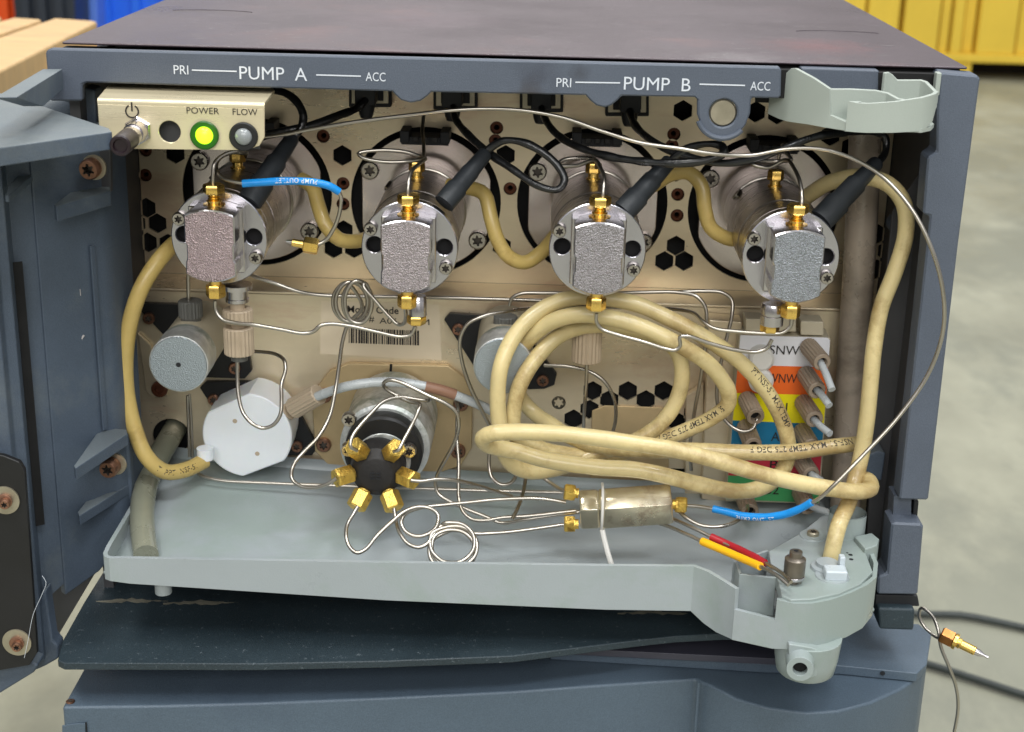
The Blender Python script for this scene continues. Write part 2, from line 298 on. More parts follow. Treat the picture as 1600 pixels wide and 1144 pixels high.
def flat_text(name, text, px, py, y, cap_px, m, parent, wpx=None, spacing=1., off=.02, slope=0., weight=0):
    p = P(px, py, y); k = pxcm(p); vs, fs = glyphs(text, 1., 1., spacing, weight)
    xs = [v[0] for v in vs]; cx = (min(xs)+max(xs))/2; ys = [v[1] for v in vs]; cz = (min(ys)+max(ys))/2; mb = MB()
    sz = cap_px/k/.944/(max(ys)-min(ys)); sxx = wpx/k/(max(xs)-min(xs)) if wpx else sz
    mb.add([(p.x+(a-cx)*sxx, y-off, p.z+(b-cz)*sz+slope*(a-cx)*sxx) for a, b in vs], fs); return build(mb, name, m, parent, smooth=False, fix=False)
def spline(ctrl, step=.12):
    pts = [Vector(c) for c in ctrl]
    if len(pts) == 2:
        n = max(2, int((pts[1]-pts[0]).length/step)); return [pts[0].lerp(pts[1], i/n) for i in range(n+1)]
    q = [pts[0]*2-pts[1]]+pts+[pts[-1]*2-pts[-2]]; out_ = []
    for i in range(1, len(q)-2):
        p0,p1,p2,p3 = q[i-1:i+3]; d1 = max(1e-4,(p1-p0).length**.5); d2 = max(1e-4,(p2-p1).length**.5); d3 = max(1e-4,(p3-p2).length**.5)
        m1 = (p2-p1)+((p1-p0)/d1-(p2-p0)/(d1+d2))*d2; m2 = (p2-p1)+((p3-p2)/d3-(p3-p1)/(d2+d3))*d2
        n = max(2, int((p2-p1).length/step))
        for k in range(n):
            t = k/n; out_.append(p1*(2*t**3-3*t**2+1)+m1*(t**3-2*t**2+t)+p2*(-2*t**3+3*t**2)+m2*(t**3-t**2))
    out_.append(q[-2]); return out_
def path(lst, step=.12): return spline([P(*c) for c in lst], step)
def text_on(name, text, pts, s0, cap, m, parent, r, flip=False, roll=0., sx_=.85, spacing=1.1):
    # lettering printed round a hose: u runs along the hose, v round it
    vs, fs = glyphs(text, cap/.515, sx_, spacing, .003); L = [0]
    for a, b in zip(pts[:-1], pts[1:]): L.append(L[-1]+(b-a).length)
    def at(sv):
        sv = max(0, min(L[-1]-1e-4, sv)); i = int(np.searchsorted(L, sv, side='right'))-1; i = max(0, min(len(pts)-2, i)); t = (sv-L[i])/(L[i+1]-L[i])
        return pts[i].lerp(pts[i+1], t), (pts[min(i+2,len(pts)-1)]-pts[max(i-1,0)]).normalized()
    res = []
    for a, b in vs:
        c, T = at(s0+a); n_ = (CP-c); n_ = (n_-T*n_.dot(T)).normalized(); B = n_.cross(T)
        th = (b-cap/2)/r + roll; res.append(c+(n_*math.cos(th)+B*math.sin(th))*(r+.012))
    mb = MB(); mb.add(res, fs); return build(mb, name, m, parent, smooth=False, fix=False)
def hexnut(mb, base, axis, r, h): return mb.lathe(base, axis, [(0,r*.9),(.06,r),(h-.06,r),(h,r*.9)], hexa=True)
# =================================================================== floor and far things
ZF = -60.0
fm = mat('concrete_floor', (155,154,136), .5, var=.2, vscale=7, dirt=(122,124,112), dscale=3.2, dthr=.46, damt=.6, bump=.1, bscale=60, stretch=(1,.6,1), fine=.05)
b = MB(); b.add([(-700,-500,ZF),(900,-500,ZF),(900,1500,ZF),(-700,1500,ZF)], [(0,1,2,3)]); o = build(b, 'floor', fm, kind='structure', smooth=False)
yw = mat('yellow_wood', (244,208,72), .55, var=.1, vscale=5, dirt=(150,116,70), dscale=7, dthr=.6, damt=.75, stretch=(1,1,.5))
pc = Pz(1540, 126, ZF); YC = pc.y
cr_ = thing('yellow_crate', 'large yellow boarded wooden crate standing on the floor far behind', 'crate', (P(1520,120,YC).x, YC, ZF))
edges = [1240,1300,1352,1404,1409,1468,1486,1506,1527,1590,1612,1640,1700]
zb_ = P(1500,84,YC).z; zt_ = zb_+55
for i in range(len(edges)-1):
    xa = P(edges[i]+1,60,YC).x; xb = P(edges[i+1],60,YC).x; dy = [0,1.2,0,2.4][i%4]
    bb = MB(); bb.box((xa,YC+dy,zb_),(xb-.5,YC+5,zt_)); build(bb, 'plank', yw, cr_, bevel=.4)
bb = MB(); x0 = P(1240,60,YC).x; x1 = P(1700,60,YC).x; bb.box((x0,YC-1,zb_-2.6),(x1,YC+60,zb_)); build(bb, 'bottom_rail', yw, cr_, bevel=.4)
for a_, c_ in ((1245,1290),(1455,1519),(1660,1700)):
    bb = MB(); bb.box((P(a_,100,YC).x,YC,ZF),(P(c_,100,YC).x,YC+14,zb_-2.6)); build(bb, 'foot', yw, cr_, bevel=.4)
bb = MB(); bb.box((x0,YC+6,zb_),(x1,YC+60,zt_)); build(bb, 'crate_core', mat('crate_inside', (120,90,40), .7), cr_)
bb = MB(); bb.box((x0,YC+16,ZF+.1),(x1,YC+200,zb_-2.7)); build(bb,'crate_under_shade',mat('under_shade_dark',(40,32,26),.8),cr_)  # dark block filling the gap under the crate, stands in for deep shadow
# pallet stack left behind
wd = mat('pallet_wood', (206,172,122), .6, var=.12, vscale=12, stretch=(1,6,1), dirt=(150,112,70), dscale=20, dthr=.56, damt=.5)
ZP = -7.0
pal = thing('wooden_pallet', 'pale softwood pallet behind the left end of the machine', 'pallet', Pz(40,90,ZP))
def qplank(pl, th=2.2, name='plank'):
    q = [Pz(a, b_, ZP) for a, b_ in pl]; bb = MB(); bb.prism(q, (0,0,-th)); return build(bb, name, wd, pal, bevel=.25)
qplank([(152,33),(84,28),(-60,78),(-60,140),(20,100)]); qplank([(66,30),(20,27),(-60,50),(-60,72)]); qplank([(4,26),(-40,25),(-80,38),(-60,46)])
for a_, b_ in ((15,118),(-40,122),(58,96)):
    c = Pz(a_, b_, ZP-2.2); bb = MB(); bb.box((c.x-4,c.y-2,c.z-9),(c.x+4,c.y+10,c.z-.1)); build(bb, 'block', wd, pal, bevel=.3)
for dz in (-11.3,):
    q = [Pz(a, b_, ZP)+Vector((0,0,dz)) for a, b_ in ((152,33),(66,28),(-60,60),(-60,140),(20,100))]; bb = MB(); bb.prism(q, (0,0,-2.0)); build(bb, 'bottom_board', wd, pal, bevel=.25)
q = Pz(40,90,ZP); bb = MB(); bb.box((-70,72,ZF),(-26,130,ZP-13.4)); tag(build(bb,'timber_stack', mat('stack_wood',(150,120,84),.7,var=.2,vscale=10,stretch=(1,1,8)), bevel=.5), 'brown timber stack carrying the pale pallet', 'timber stack')
def bin_(name, lab, rgb, pxa, pxb, y, zt, h, ribs=6):
    xa = P(pxa,20,y).x; xb = P(pxb,20,y).x; t = thing(name, lab, 'bin', ((xa+xb)/2,y,zt-h)); mm = mat(name+'_plastic'+str(rgb[0]), rgb, .4, var=.06, vscale=4)
    bb = MB(); bb.prism([(xa,y,zt-h),(xb,y,zt-h),(xb+2,y,zt),(xa-2,y,zt)], (0,40,0)); build(bb,'body',mm,t,bevel=.5)
    bb = MB(); bb.box((xa-3,y-1.5,zt),(xb+3,y+41.5,zt+3)); build(bb,'rim',mm,t,bevel=.5)
    for k in range(ribs):
        xx = xa+(xb-xa)*(k+.5)/ribs; bb = MB(); bb.box((xx-.8,y-1.4,zt-h+2),(xx+.8,y+.1,zt-.1)); build(bb,'rib',mm,t,bevel=.2)
    return t
bin_('plastic_bin', 'bright blue ribbed plastic bin behind the pallet', (40,110,236), 146, 330, 235, 12, 72, 4)
bin_('plastic_bin', 'paler blue plastic bin left of the bright blue one', (92,130,222), 112, 143, 228, 12, 72, 1)
bin_('plastic_bin', 'orange red plastic bin at the far left behind the pallet', (236,84,22), -70, 27, 225, 12, 72, 3)
bin_('plastic_bin', 'dark slate plastic bin between the orange and the blue bins', (44,50,60), 30, 108, 219, 12, 72, 3)
# =================================================================== the cabinet
cab = thing('pump_cabinet', 'blue grey laboratory pump cabinet with its front door swung open', 'instrument', (17,5,-24))
XR = 34.3
# lid
bb = MB(); bb.box((.35,.85,.08),(34.05,46,.18)); lid = build(bb,'lid',M_LID,cab,bevel=.05)
for (a_, b_) in ((330,19),(1310,52)):
    c = Pz(a_, b_, .18); bb = MB(); pp = [Vector((c.x-1.9*math.cos(t_), c.y+.75*math.sin(t_), .185)) for t_ in [math.pi*(.12+.76*i/16) for i in range(17)]]; bb.tube(pp,.02,6); build(bb,'moulded_arc',mat('arc_groove',(52,44,50),.5),lid)
rs = random.Random(7)
bb = MB()
for i in range(150):
    c = Pz(rs.uniform(180,1400), rs.choice([rs.uniform(2,98), rs.uniform(30,100)]), .184)
    if not (.8 < c.x < 33.5 and .5 < c.y < 44): continue
    l = rs.choice([.06,.06,.08,.1,.5,.9]); a_ = rs.uniform(-.35,.35); d = Vector((math.cos(a_),math.sin(a_),0))*l; n_ = Vector((-math.sin(a_),math.cos(a_),0))*(.016 if l > .3 else .036)
    bb.add([c-d/2-n_*.2, c+n_, c+d/2+n_*.2, c-n_], [(0,3,2,1)])
build(bb,'scratches',M_SCR,lid,smooth=False,kind='stuff')
# casing shell: sides, ceiling, floor and back behind the perforated panel
bb = MB(); bb.box((.45,.9,-24.2),(.85,45,-.5)); build(bb,'left_side',M_SIDE,cab)
bb = MB(); bb.box((33.45,.9,-21.6),(33.95,45,-.5)); build(bb,'right_side',M_SIDE,cab)
bb = MB(); bb.box((.86,1.0,-.9),(33.4,45,-.6)); build(bb,'ceiling_sheet',M_BLACK,cab)
bb = MB(); bb.box((.86,13,-24),(33.4,13.4,-.91)); build(bb,'rear_bulkhead',M_BLACK,cab)
bb = MB(); bb.box((.86,4.4,-24.2),(33.4,12.99,-23.8)); build(bb,'base_sheet',M_DARK,cab)
# bezel
def zx(l, y=0.): return [(lambda q:(q.x,q.z))(P(a,b,y)) for a,b in l]
def arcpx(cx, cy, rx, ry, a0, a1, n=8): return [(cx+rx*math.cos(math.radians(a0+(a1-a0)*i/n)), cy-ry*math.sin(math.radians(a0+(a1-a0)*i/n))) for i in range(n+1)]
bz = [(71,84),(73,78),(80,76),(1217,105),(1221,108),(1220,150),(1216,154),(1174,153)]+[(1172,178),(1165,196),(1153,212),(1138,220),(1125,222),(1108,216),(1097,200),(1090,180),(1090,156),(1086,152)]
bz += [(971,150),(965,157),(955,165),(945,168),(932,165),(922,157),(915,149),(674,144),(667,151),(657,158),(642,161),(627,157),(619,150),(613,143)]+[(135,129),(128,132),(128,158),(78,158)]
bzo = zx(bz)
h0 = P(1130,177,0)
bezel = plate('bezel', M_BEZEL, bzo, [circ(h0.x,h0.z,.52)], .4, 0, cab, bevel=.06)
bb = MB(); bb.box((.3,.41,-1.1),(33.9,1.6,-.06)); build(bb,'bezel_backing',M_BLACK,cab)
bb = MB(); bb.lathe((h0.x,.55,h0.z),(0,-1,0),[(0,.5),(.42,.5),(.47,.45)],32); build(bb,'magnet_disc',M_WASH,bezel)
bb = MB(); pp=[Vector((h0.x+.95*math.cos(t_), -.03, h0.z+.93*math.sin(t_))) for t_ in [math.radians(200+i*8) for i in range(16)]]; bb.tube(pp,.1,8); build(bb,'tab_lip',M_BEZEL,bezel)
# slanted block between bezel strip and latch cup
bb = MB(); bb.prism([P(*c,.4) for c in ((1252,106),(1374,110),(1374,156),(1252,156))],(0,1.0,0)); build(bb,'bezel_block',M_BEZEL,cab,bevel=.07)
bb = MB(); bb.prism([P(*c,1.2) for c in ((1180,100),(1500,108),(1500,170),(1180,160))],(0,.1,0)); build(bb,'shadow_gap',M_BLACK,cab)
# white print
def pline(x0,x1,y0,y1):
    a = P(x0,y0,0); c = P(x1,y1,0); q = MB(); q.add([(a.x,-.02,a.z-.025),(c.x,-.02,c.z-.025),(c.x,-.02,c.z+.025),(a.x,-.02,a.z+.025)],[(0,1,2,3)]); build(q,'print_line',M_PRINT,bezel,smooth=False,fix=False)
flat_text('lettering','PRI',283,109,0,13,M_PRINT,bezel,23); pline(300,370,109.5,111.5)
flat_text('lettering','PUMP  A',427,115,0,19,M_PRINT,bezel,106); pline(494,564,117,119)
flat_text('lettering','ACC',587,120,0,13,M_PRINT,bezel,31)
flat_text('lettering','PRI',881,129,0,13,M_PRINT,bezel,23); pline(899,969,128.5,129.5)
flat_text('lettering','PUMP  B',1027,131.5,0,19,M_PRINT,bezel,104); pline(1093,1164,131.5,133.5)
flat_text('lettering','ACC',1188,134.5,0,13,M_PRINT,bezel,31)
# right column
rc = [(1468,116),(1473,113),(1527,118),(1531,123),(1497,380),(1451,779),(1449,781),(1405,780),(1428,560),(1442,335),(1453,336),(1442,334),(1449,246),(1463,236)]
rc = [(1468,116),(1473,113),(1527,118),(1531,123),(1497,380),(1450,781),(1405,780),(1428,560),(1453,337),(1442,334),(1449,246),(1463,237),(1464,170)]
colm = plate('side_column', M_BEZEL, zx(rc), [], 1.2, -.05, cab, bevel=.07)
bb = MB(); bb.prism([P(*c,.5) for c in ((1397,775),(1424,775),(1423,825),(1394,825))],(0,1.0,0)); build(bb,'column_neck',M_BEZEL,cab)
plate('column_foot', M_BEZEL, zx([(1393,820),(1396,817),(1439,819),(1443,823),(1434,930),(1371,929),(1372,902),(1386,896)],-.3), [], 1.4, -.3, cab, bevel=.08)
bb = MB(); bb.prism([P(*c,.0) for c in ((1368,929),(1434,931),(1437,948),(1368,946))],(0,1.2,0)); build(bb,'hinge_bar',M_DARK,cab,bevel=.05)
bb = MB(); bb.prism([P(*c,-.4) for c in ((1372,950),(1430,952),(1428,986),(1374,984))],(0,1.8,0)); build(bb,'hinge_block',M_FLAP,cab,bevel=.12)
bb = MB(); bb.prism([P(*c,.6) for c in ((1428,783),(1436,783),(1432,826),(1424,826))],(0,1.2,0)); build(bb,'hinge_pin',M_DARK,cab,bevel=.05)
bb = MB(); bb.prism([P(*c,3.4) for c in ((1395,330),(1452,250),(1440,560),(1396,880),(1352,880),(1372,560))],(0,.2,0)); build(bb,'inner_jamb',M_SIDE,cab,bevel=.03)
bb = MB(); bb.prism([P(*c,2.2) for c in ((1352,712),(1372,705),(1384,708),(1378,752),(1350,748))],(0,1.5,0)); build(bb,'catch_block',M_DOOR,cab,bevel=.08)
bb = MB(); c = P(1400,347,5.5); bb.lathe(c,(0,-1,0),[(0,.42),(1.2,.42),(1.25,.38)],24); build(bb,'side_stub',M_DOOR,cab)
# perforated back panel
YB = 8.6; zled = P(600,437,YB).z; YL = Pz(600,461,zled).y
holes = []
HX = [(229,325),(246,349),(213,349),(231,379),(263,381),(274,240),(535,243),(537,360),(521,388),(553,388),(790,243),(800,358),(784,385),(817,387),(1067,173),(1057,268),(1056,384),(1038,408),(1069,408),(1181,175),(1199,205),(1215,178),(1230,207),(1298,212),(1330,230),(1307,262),(1370,366),(1386,392),(1354,393),(1369,421),(1340,330)]
PC = [(342.5,372),(640,388),(933.5,391),(1235.5,403)]; PP = [P(a,b,.6) for a,b in PC]
for a,b in HX:
    q = P(a,b,YB)
    if all(math.hypot(q.x-p.x,q.z-p.z) > 3.75 for p in PP): holes.append(hexa(q.x,q.z,.455))
RV = [(505,213),(536,287),(536,319),(776,200),(774,220),(797,295),(797,329),(1053,210),(1050,228),(1059,304),(1058,337),(227,274),(276,274),(276,309),(227,235),(302,445),(1303,440),(413,425)]
rv = []
for a,b in RV:
    q = P(a,b,YB)
    if b < 435 and all(math.hypot(q.x-p.x,q.z-p.z) > 3.6 for p in PP): holes.append(circ(q.x,q.z,.29,16)); rv.append(q)
for p in PP: holes.append([(a, max(b, zled+.12)) for a,b in circ(p.x,p.z,3.28,64)])
back = plate('perforated_panel', M_SHEET, [(.9,zled),(33.4,zled),(33.4,-.92),(.9,-.92)], holes, .12, YB, cab)
bb = MB(); bb.box((.9,YB+.9,-12.5),(33.4,YB+1.0,-.95)); build(bb,'dark_liner',M_BLACK,cab)
rivet = None
for q in rv:
    bb = MB(); bb.lathe((q.x,YB+.3,q.z),(0,-1,0),[(0,.27),(.12,.27),(.14,.13),(.05,.09)],16,cap=False); build(bb,'rivet',M_RIVET,back)
# ledge and lower panel
bb = MB(); bb.box((.9,YL,zled-.12),(33.4,YB-.003,zled)); build(bb,'ledge',M_SHEET,cab,bevel=.04)
zlow = P(600,742,YL).z
H2 = [(926,611),(981,611),(1037,611),(952,625),(1009,625),(921,640),(896,655),(1059,660),(1083,646)]
lh = [hexa(P(a,b,YL).x,P(a,b,YL).z,.46) for a,b in H2]
lh += [circ(P(268,682,YL).x,P(268,682,YL).z,.85,24), zx([(948,728),(1128,735),(1128,768),(948,762)],YL)]
lower = plate('lower_panel', M_SHEET, [(.9,zlow-1.2),(33.4,zlow-1.2),(33.4,zled-.13),(.9,zled-.13)], lh, .12, YL, cab)
bb = MB(); bb.box((.9,YL+.7,zlow-1.2),(33.4,YL+.8,zled-.3)); build(bb,'dark_liner',M_BLACK,cab)
def panelpoly(name, pts, y, d, m, parent=lower, bevel=.03, **k):
    bb = MB(); bb.prism([P(a,b,y) for a,b in pts],(0,d,0)); return build(bb,name,m,parent,bevel=bevel,**k)
panelpoly('cover_plate',[(925,642),(945,634),(1035,637),(1045,645),(1045,760),(922,755)],YL-.12,.1,M_TAN,bevel=.04)
def screw(mb_or, p, r, axis=(0,-1,0), h=.18, m=M_SCREW, parent=None, name='screw', torx=True, washer=None):
    ax = Vector(axis).normalized(); t = Vector((0,0,1)) if abs(ax.z) < .9 else Vector((1,0,0)); a = ax.cross(t).normalized(); b = ax.cross(a)
    bb = MB(); n = 24
    def ring(h_, rr, star=0): return [p+ax*h_+(a*math.cos(2*math.pi*k/n)+b*math.sin(2*math.pi*k/n))*(rr*(1+star*(.22 if (k//2)%2 else -.22))) for k in range(n)]
    rings = [ring(0,r),ring(h*.75,r),ring(h,r*.86),ring(h,r*.5,1),ring(h*.25,r*.42,1)]; vs = [v for q in rings for v in q]; fs = []
    for j in range(4):
        for k in range(n): fs.append((j*n+k,j*n+(k+1)%n,(j+1)*n+(k+1)%n,(j+1)*n+k))
    fs.append(tuple(range(n))); fs.append(tuple(range(5*n-1,4*n-1,-1))); bb.add(vs,fs)
    o = build(bb,name,m,parent); o.data.materials.append(M_RECESS)
    for i_, p_ in enumerate(o.data.polygons):
        if 72 <= i_ < 96 or i_ == 97: p_.material_index = 1
    if washer:
        w_ = MB(); w_.lathe(p-ax*.0,ax,[(0,washer),(.07,washer),(.07,r*1.02),(0,r*1.02)],32,cap=False); build(w_,'washer',M_WASH,parent)
    return o
for a,b in ((873,628),(1091,636)): screw(None,P(a,b,YL+.1),.36,h=.1,m=M_WASH,parent=lower)
# sticker
st = panelpoly('sticker',[(502,470),(686,476),(690,563),(500,553)],YL-.012,.01,M_LABEL,bevel=0)
flat_text('lettering','Model Code',583,484,YL,11,M_PRINTK,st,80,off=.03,weight=.012); flat_text('lettering','B',663,489,YL,10,M_PRINTK,st,8,off=.03)
flat_text('lettering','Serial #',563,498,YL,10,M_PRINTK,st,44,off=.03); flat_text('lettering','A06      5M',632,502,YL,9,M_PRINTK,st,78,off=.03)
bb = MB(); x = 545.; rs = random.Random(3)
while x < 655:
    wd_ = rs.choice([1,1,1.6,2.4,3]); t_ = (x-545)/110
    bb.prism([P(x,513+4*t_,YL-.03),P(x+wd_,513+4*t_,YL-.03),P(x+wd_,536+4*t_,YL-.03),P(x,536+4*t_,YL-.03)],(0,.01,0)); x += wd_+rs.choice([.9,1.2,2])
build(bb,'barcode',M_PRINTK,st,smooth=False,kind='stuff')
# tan valve adapter plate
ta = panelpoly('adapter_plate',[(488,640),(492,610),(515,580),(545,568),(700,572),(725,590),(738,620),(737,700),(720,728),(690,738),(520,735),(492,705)],YL-.35,.33,M_TAN,bevel=.05)
panelpoly('plate_slot',[(609,569),(613,569),(612,590),(608,590)],YL-.38,.02,M_BLACK,parent=ta,bevel=0)
for a,b in ((507,617),(506,694),(720,630),(716,704)): screw(None,P(a,b,YL-.36),.33,h=.2,m=M_RUST,parent=ta)
# black gasket plates
g1 = panelpoly('gasket_plate',[(216,482),(224,474),(300,476),(345,500),(388,545),(393,580),(382,592),(318,590)],YL-.3,.28,M_RUBBER)
g2 = panelpoly('gasket_plate',[(312,606),(322,597),(400,597),(470,650),(497,700),(487,712),(440,712),(340,650)],YL-.3,.28,M_RUBBER)
g3 = panelpoly('gasket_plate',[(694,500),(703,490),(800,496),(870,585),(866,602),(850,608),(780,610),(745,580)],YL-.3,.28,M_RUBBER)
for a,b,g in ((233,497,g1),(367,575,g1),(334,624,g2),(464,697,g2),(716,514,g3),(848,594,g3)): screw(None,P(a,b,YL-.31),.26,h=.15,m=M_RUST,parent=g)
sb_ = panelpoly('grommet_post',[(215,520),(236,540),(250,598),(262,612),(262,620),(240,622),(228,612)],YL-.2,.15,M_SHEET); q = P(250,607,YL-.35); bb=MB(); bb.lathe(q,(0,-1,0),[(0,.36),(.15,.36),(.17,.3),(.17,.2),(.02,.2)],20); build(bb,'rubber_grommet',M_RIVET,lower)
# lower-left bulge and right recess column (behind tubes)
panelpoly('valve_bracket',[(1108,500),(1160,503),(1150,790),(1096,780)],YL-1.1,1.05,M_SHEET,bevel=.05)
panelpoly('fold_strip',[(1072,620),(1100,600),(1098,780),(1070,780)],YL-.5,.45,M_SHEET,bevel=.05)
# front ports
for i,(a0,a1,b0,b1) in enumerate(((545,611,134,168),(677,746,137,172),(812,880,140,176),(946,1014,144,182))):
    y_=YB-.6; 
    pt = panelpoly('cable_port',[(a0,b0),(a1,b0+1),(a1,b1),(a0,b1)],y_,.55,M_DARK,parent=cab,bevel=.05)
    panelpoly('port_shell',[(a0+4,b0),(a1-4,b0),(a1-4,b1-6),(a0+4,b1-6)],y_-.12,.1,M_WASH,parent=pt,bevel=.03)
    panelpoly('port_shroud',[(a0+12,b0),(a1-12,b0),(a1-12,b1-10),(a0+12,b1-10)],y_-.2,.07,M_DARK,parent=pt,bevel=.03)
# =================================================================== the door (open, hinged at the left)
def X_at(px, py, y): return P(px,py,y).x
dr_pts = [(200,500,3.0),(172,500,1.4),(158,500,.9),(140,500,.6),(118,500,.0),(60,500,-1.2)]
ztop = -2.9
def zz(px,py,y): return P(px,py,y).z
zb = [zz(190,800,3.0),zz(176,830,1.4),zz(160,850,.9),zz(140,866,.6),zz(112,888,.0),zz(66,925,-1.2)]
bb = MB(); bb.ribbon([(P(a,b,y).x,y) for a,b,y in dr_pts], ztop, zb, .35); door = build(bb,'door',M_DOOR,cab,bevel=.06)
# two vertical ridges, slot, outer stile
bb = MB(); a = P(146,383,.45); bb.ribbon([(a.x,.45),(a.x-.12,.25)],zz(146,383,.45),zz(168,670,.45),.1); build(bb,'ridge',M_DOOR,door,bevel=.03)
pts2 = [(72,600,-1.1),(41,600,-1.62),(40.5,600,-1.63),(18,600,-2.05)]; bb = MB(); bb.ribbon([(P(a,b,y).x,y) for a,b,y in pts2],[ztop]*4,[zz(80,905,-1.1),zz(62,930,-1.62),-24.0,-24.0],.3)
build(bb,'stile',M_DOOR,door,bevel=.05)
A=P(17,412,-2.05); B=P(31,402,-1.86); nn=Vector((B.y-A.y,-(B.x-A.x),0)).normalized()
for k_ in (1,):
    q_=Vector((-nn.x,-nn.y,0)) if nn.y>0 else nn; zt_,zb_2=P(24,406,-1.95).z,P(60,816,-1.95).z
    bb=MB(); bb.prism([Vector((A.x,A.y,zt_))+q_*.31,Vector((B.x,B.y,zt_))+q_*.31,Vector((B.x,B.y,zb_2))+q_*.31,Vector((A.x,A.y,zb_2))+q_*.31],q_*.02); build(bb,'slot',M_BLACK,door)
pts3 = [(26,600,-2.0),(20,600,-2.9),(6,600,-3.1),(0,600,-3.4),(-40,600,-3.7),(-160,600,-4.2)]
bb = MB(); bb.ribbon([(P(a,b,y).x,y) for a,b,y in pts3],[ztop]*6,[-24.0,-23.9,-23.9,-23.9,-23.8,-23.8],.3); build(bb,'outer_frame',M_DOOR,door,bevel=.06)
# foot piece at the bottom of the stile
bb = MB(); bb.prism([P(*c,-2.6) for c in ((62,928),(71,922),(82,1000),(91,1010),(91,1030),(70,1042),(52,1050))],(0,.8,0)); build(bb,'foot_tab',M_DOOR,door,bevel=.12)
bb = MB(); bb.prism([P(*c,-4.2) for c in ((-60,1112),(0,1084),(52,1052),(60,1040),(40,1030),(-60,1052))],(0,.9,0)); build(bb,'bottom_edge',M_DOOR,door,bevel=.1)
bb = MB(); bb.prism([P(*c,.9) for c in ((99,870),(60,910),(66,1010),(82,1008),(158,880),(170,830))],(0,.1,0)); build(bb,'inner_web',M_SIDE,door)
bb=MB(); bb.tube(spline([P(a,b,-.2) for a,b in ((128,526),(128,540),(124,553),(116,563))]),.022,6); bb.tube(spline([P(a,b,-.2) for a,b in ((131,524),(127,530))]),.04,6); bb.tube([P(125,452,-.2),P(126,462,-.2)],.015,6); build(bb,'scuff',M_SCR,door)
# top flange
tf = [Pz(a,b,-2.2) for a,b in ((-40,135),(26,152),(170,200),(175,206),(0,231),(-70,241))]
bb = MB(); bb.prism(tf,(0,0,-.62)); build(bb,'top_flange',M_DOOR,door,bevel=.04,smooth=False)
# hinge arm blocks
T1=P(97,108,-.35); T2=Pz(67,108,T1.z); T4=Pz(26,152,T1.z); B1=T1+Vector((0,0,-.72)); Mq=T1.lerp(T4,.48)+Vector((0,0,-.85))
bb=MB(); bb.prism([T1,B1,Mq,T4+Vector((0,0,-.03)),T4],T2-T1); build(bb,'hinge_arm',M_DOOR,door,bevel=.04,smooth=False)
bb = MB(); bb.cyl(P(62,186,1.6),P(138,166,2.7),.72,28); build(bb,'hinge_barrel',M_DOOR,door,bevel=.12)
bb = MB(); bb.prism([P(*c,1.7) for c in ((100,130),(148,140),(152,200),(120,230),(95,200))],(0,1,0)); build(bb,'hinge_cheek',M_DOOR,door,bevel=.1)
def gusset(name, pts, zs, d=.55):
    q = [Pz(a,b,zs) for a,b in pts]; bb = MB(); bb.prism(q,(0,0,-d)); return build(bb,name,M_DOOR,door,bevel=.04,smooth=False)
def zfor(px,py,y): return P(px,py,y).z
gusset('gusset',[(119,293),(172,291),(173,298),(88,323),(84,320)],zfor(120,300,-.1),.58)
gusset('gusset',[(78,250),(52,251),(14,289),(8,306),(14,305)],zfor(40,280,-2.1),.25)
gusset('gusset',[(158,667),(198,671),(199,678),(118,732),(115,728)],zfor(160,680,.0),.5)
gusset('gusset',[(155,756),(200,749),(202,757),(124,806),(121,800)],zfor(160,780,-.2),.45)
bb = MB(); bb.prism([P(*c,.9) for c in ((120,240),(172,216),(174,300),(122,300))],(0,.3,0)); build(bb,'screw_recess',M_SIDE,door,bevel=.05)
bb = MB(); bb.prism([P(*c,1.3) for c in ((160,690),(200,676),(206,760),(204,800),(150,866),(118,860),(125,800))],(0,.6,0)); build(bb,'lower_barrel_web',M_DOOR,door,bevel=.15)
bb = MB(); bb.lathe(P(116,858,.2),P(190,782,1.9)-P(116,858,.2),[(0,.3),(.1,.5),(.3,.66),(3.2,.74)],32); build(bb,'hinge_barrel',M_DOOR,door,bevel=.12)
dn = Vector((.25,-1,0)).normalized()
screw(None,P(144,262,-.1),.4,axis=(-.12,-1,-.05),h=.4,m=M_RUST,parent=door); bb=MB(); bb.lathe(P(148,261,-.05),(-.12,-1,0),[(0,.48),(.1,.48)],24); build(bb,'washer',M_WASH,door)
screw(None,P(175,727,-.2),.38,axis=(-.12,-1,-.05),h=.5,m=M_RUST,parent=door); bb=MB(); bb.lathe(P(181,724,-.1),(-.12,-1,0),[(0,.46),(.1,.46)],24); build(bb,'washer',M_WASH,door)
# black latch plate with washers and bolts
q = [P(a,b,-4.7) for a,b in ((-80,700),(5,712),(30,722),(38,735),(58,1020),(46,1040),(-80,1062))]
bb = MB(); bb.prism(q,(0,.25,0)); lp_ = build(bb,'latch_plate',M_RUBBER,door,bevel=.05)
for a,b in ((8,781),(27,1003)):
    c = P(a,b,-4.72); bb = MB(); bb.lathe(c,(0,-1,0),[(0,.56),(.07,.56),(.07,.2),(0,.2)],36,cap=False); build(bb,'washer',M_WASH,door)
    bb = MB(); bb.lathe(c+Vector((.02,-.07,0)),(0,-1,0),[(0,.27),(.08,.29),(.1,.24)],24); build(bb,'bolt_collar',M_RUST,door); screw(None,c+Vector((.06,-.15,-.03)),.2,h=.25,m=M_RUST,parent=door,axis=(.15,-1,-.05))
bb = MB(); bb.tube(spline([P(a,b,-4.9) for a,b in ((66,900),(72,910),(66,928),(52,960),(44,1000),(38,1028))]),.009,6); tag(build(bb,'loose_fibre',M_PRINT),'thin pale fibre hanging by the door latch plate','fibre')
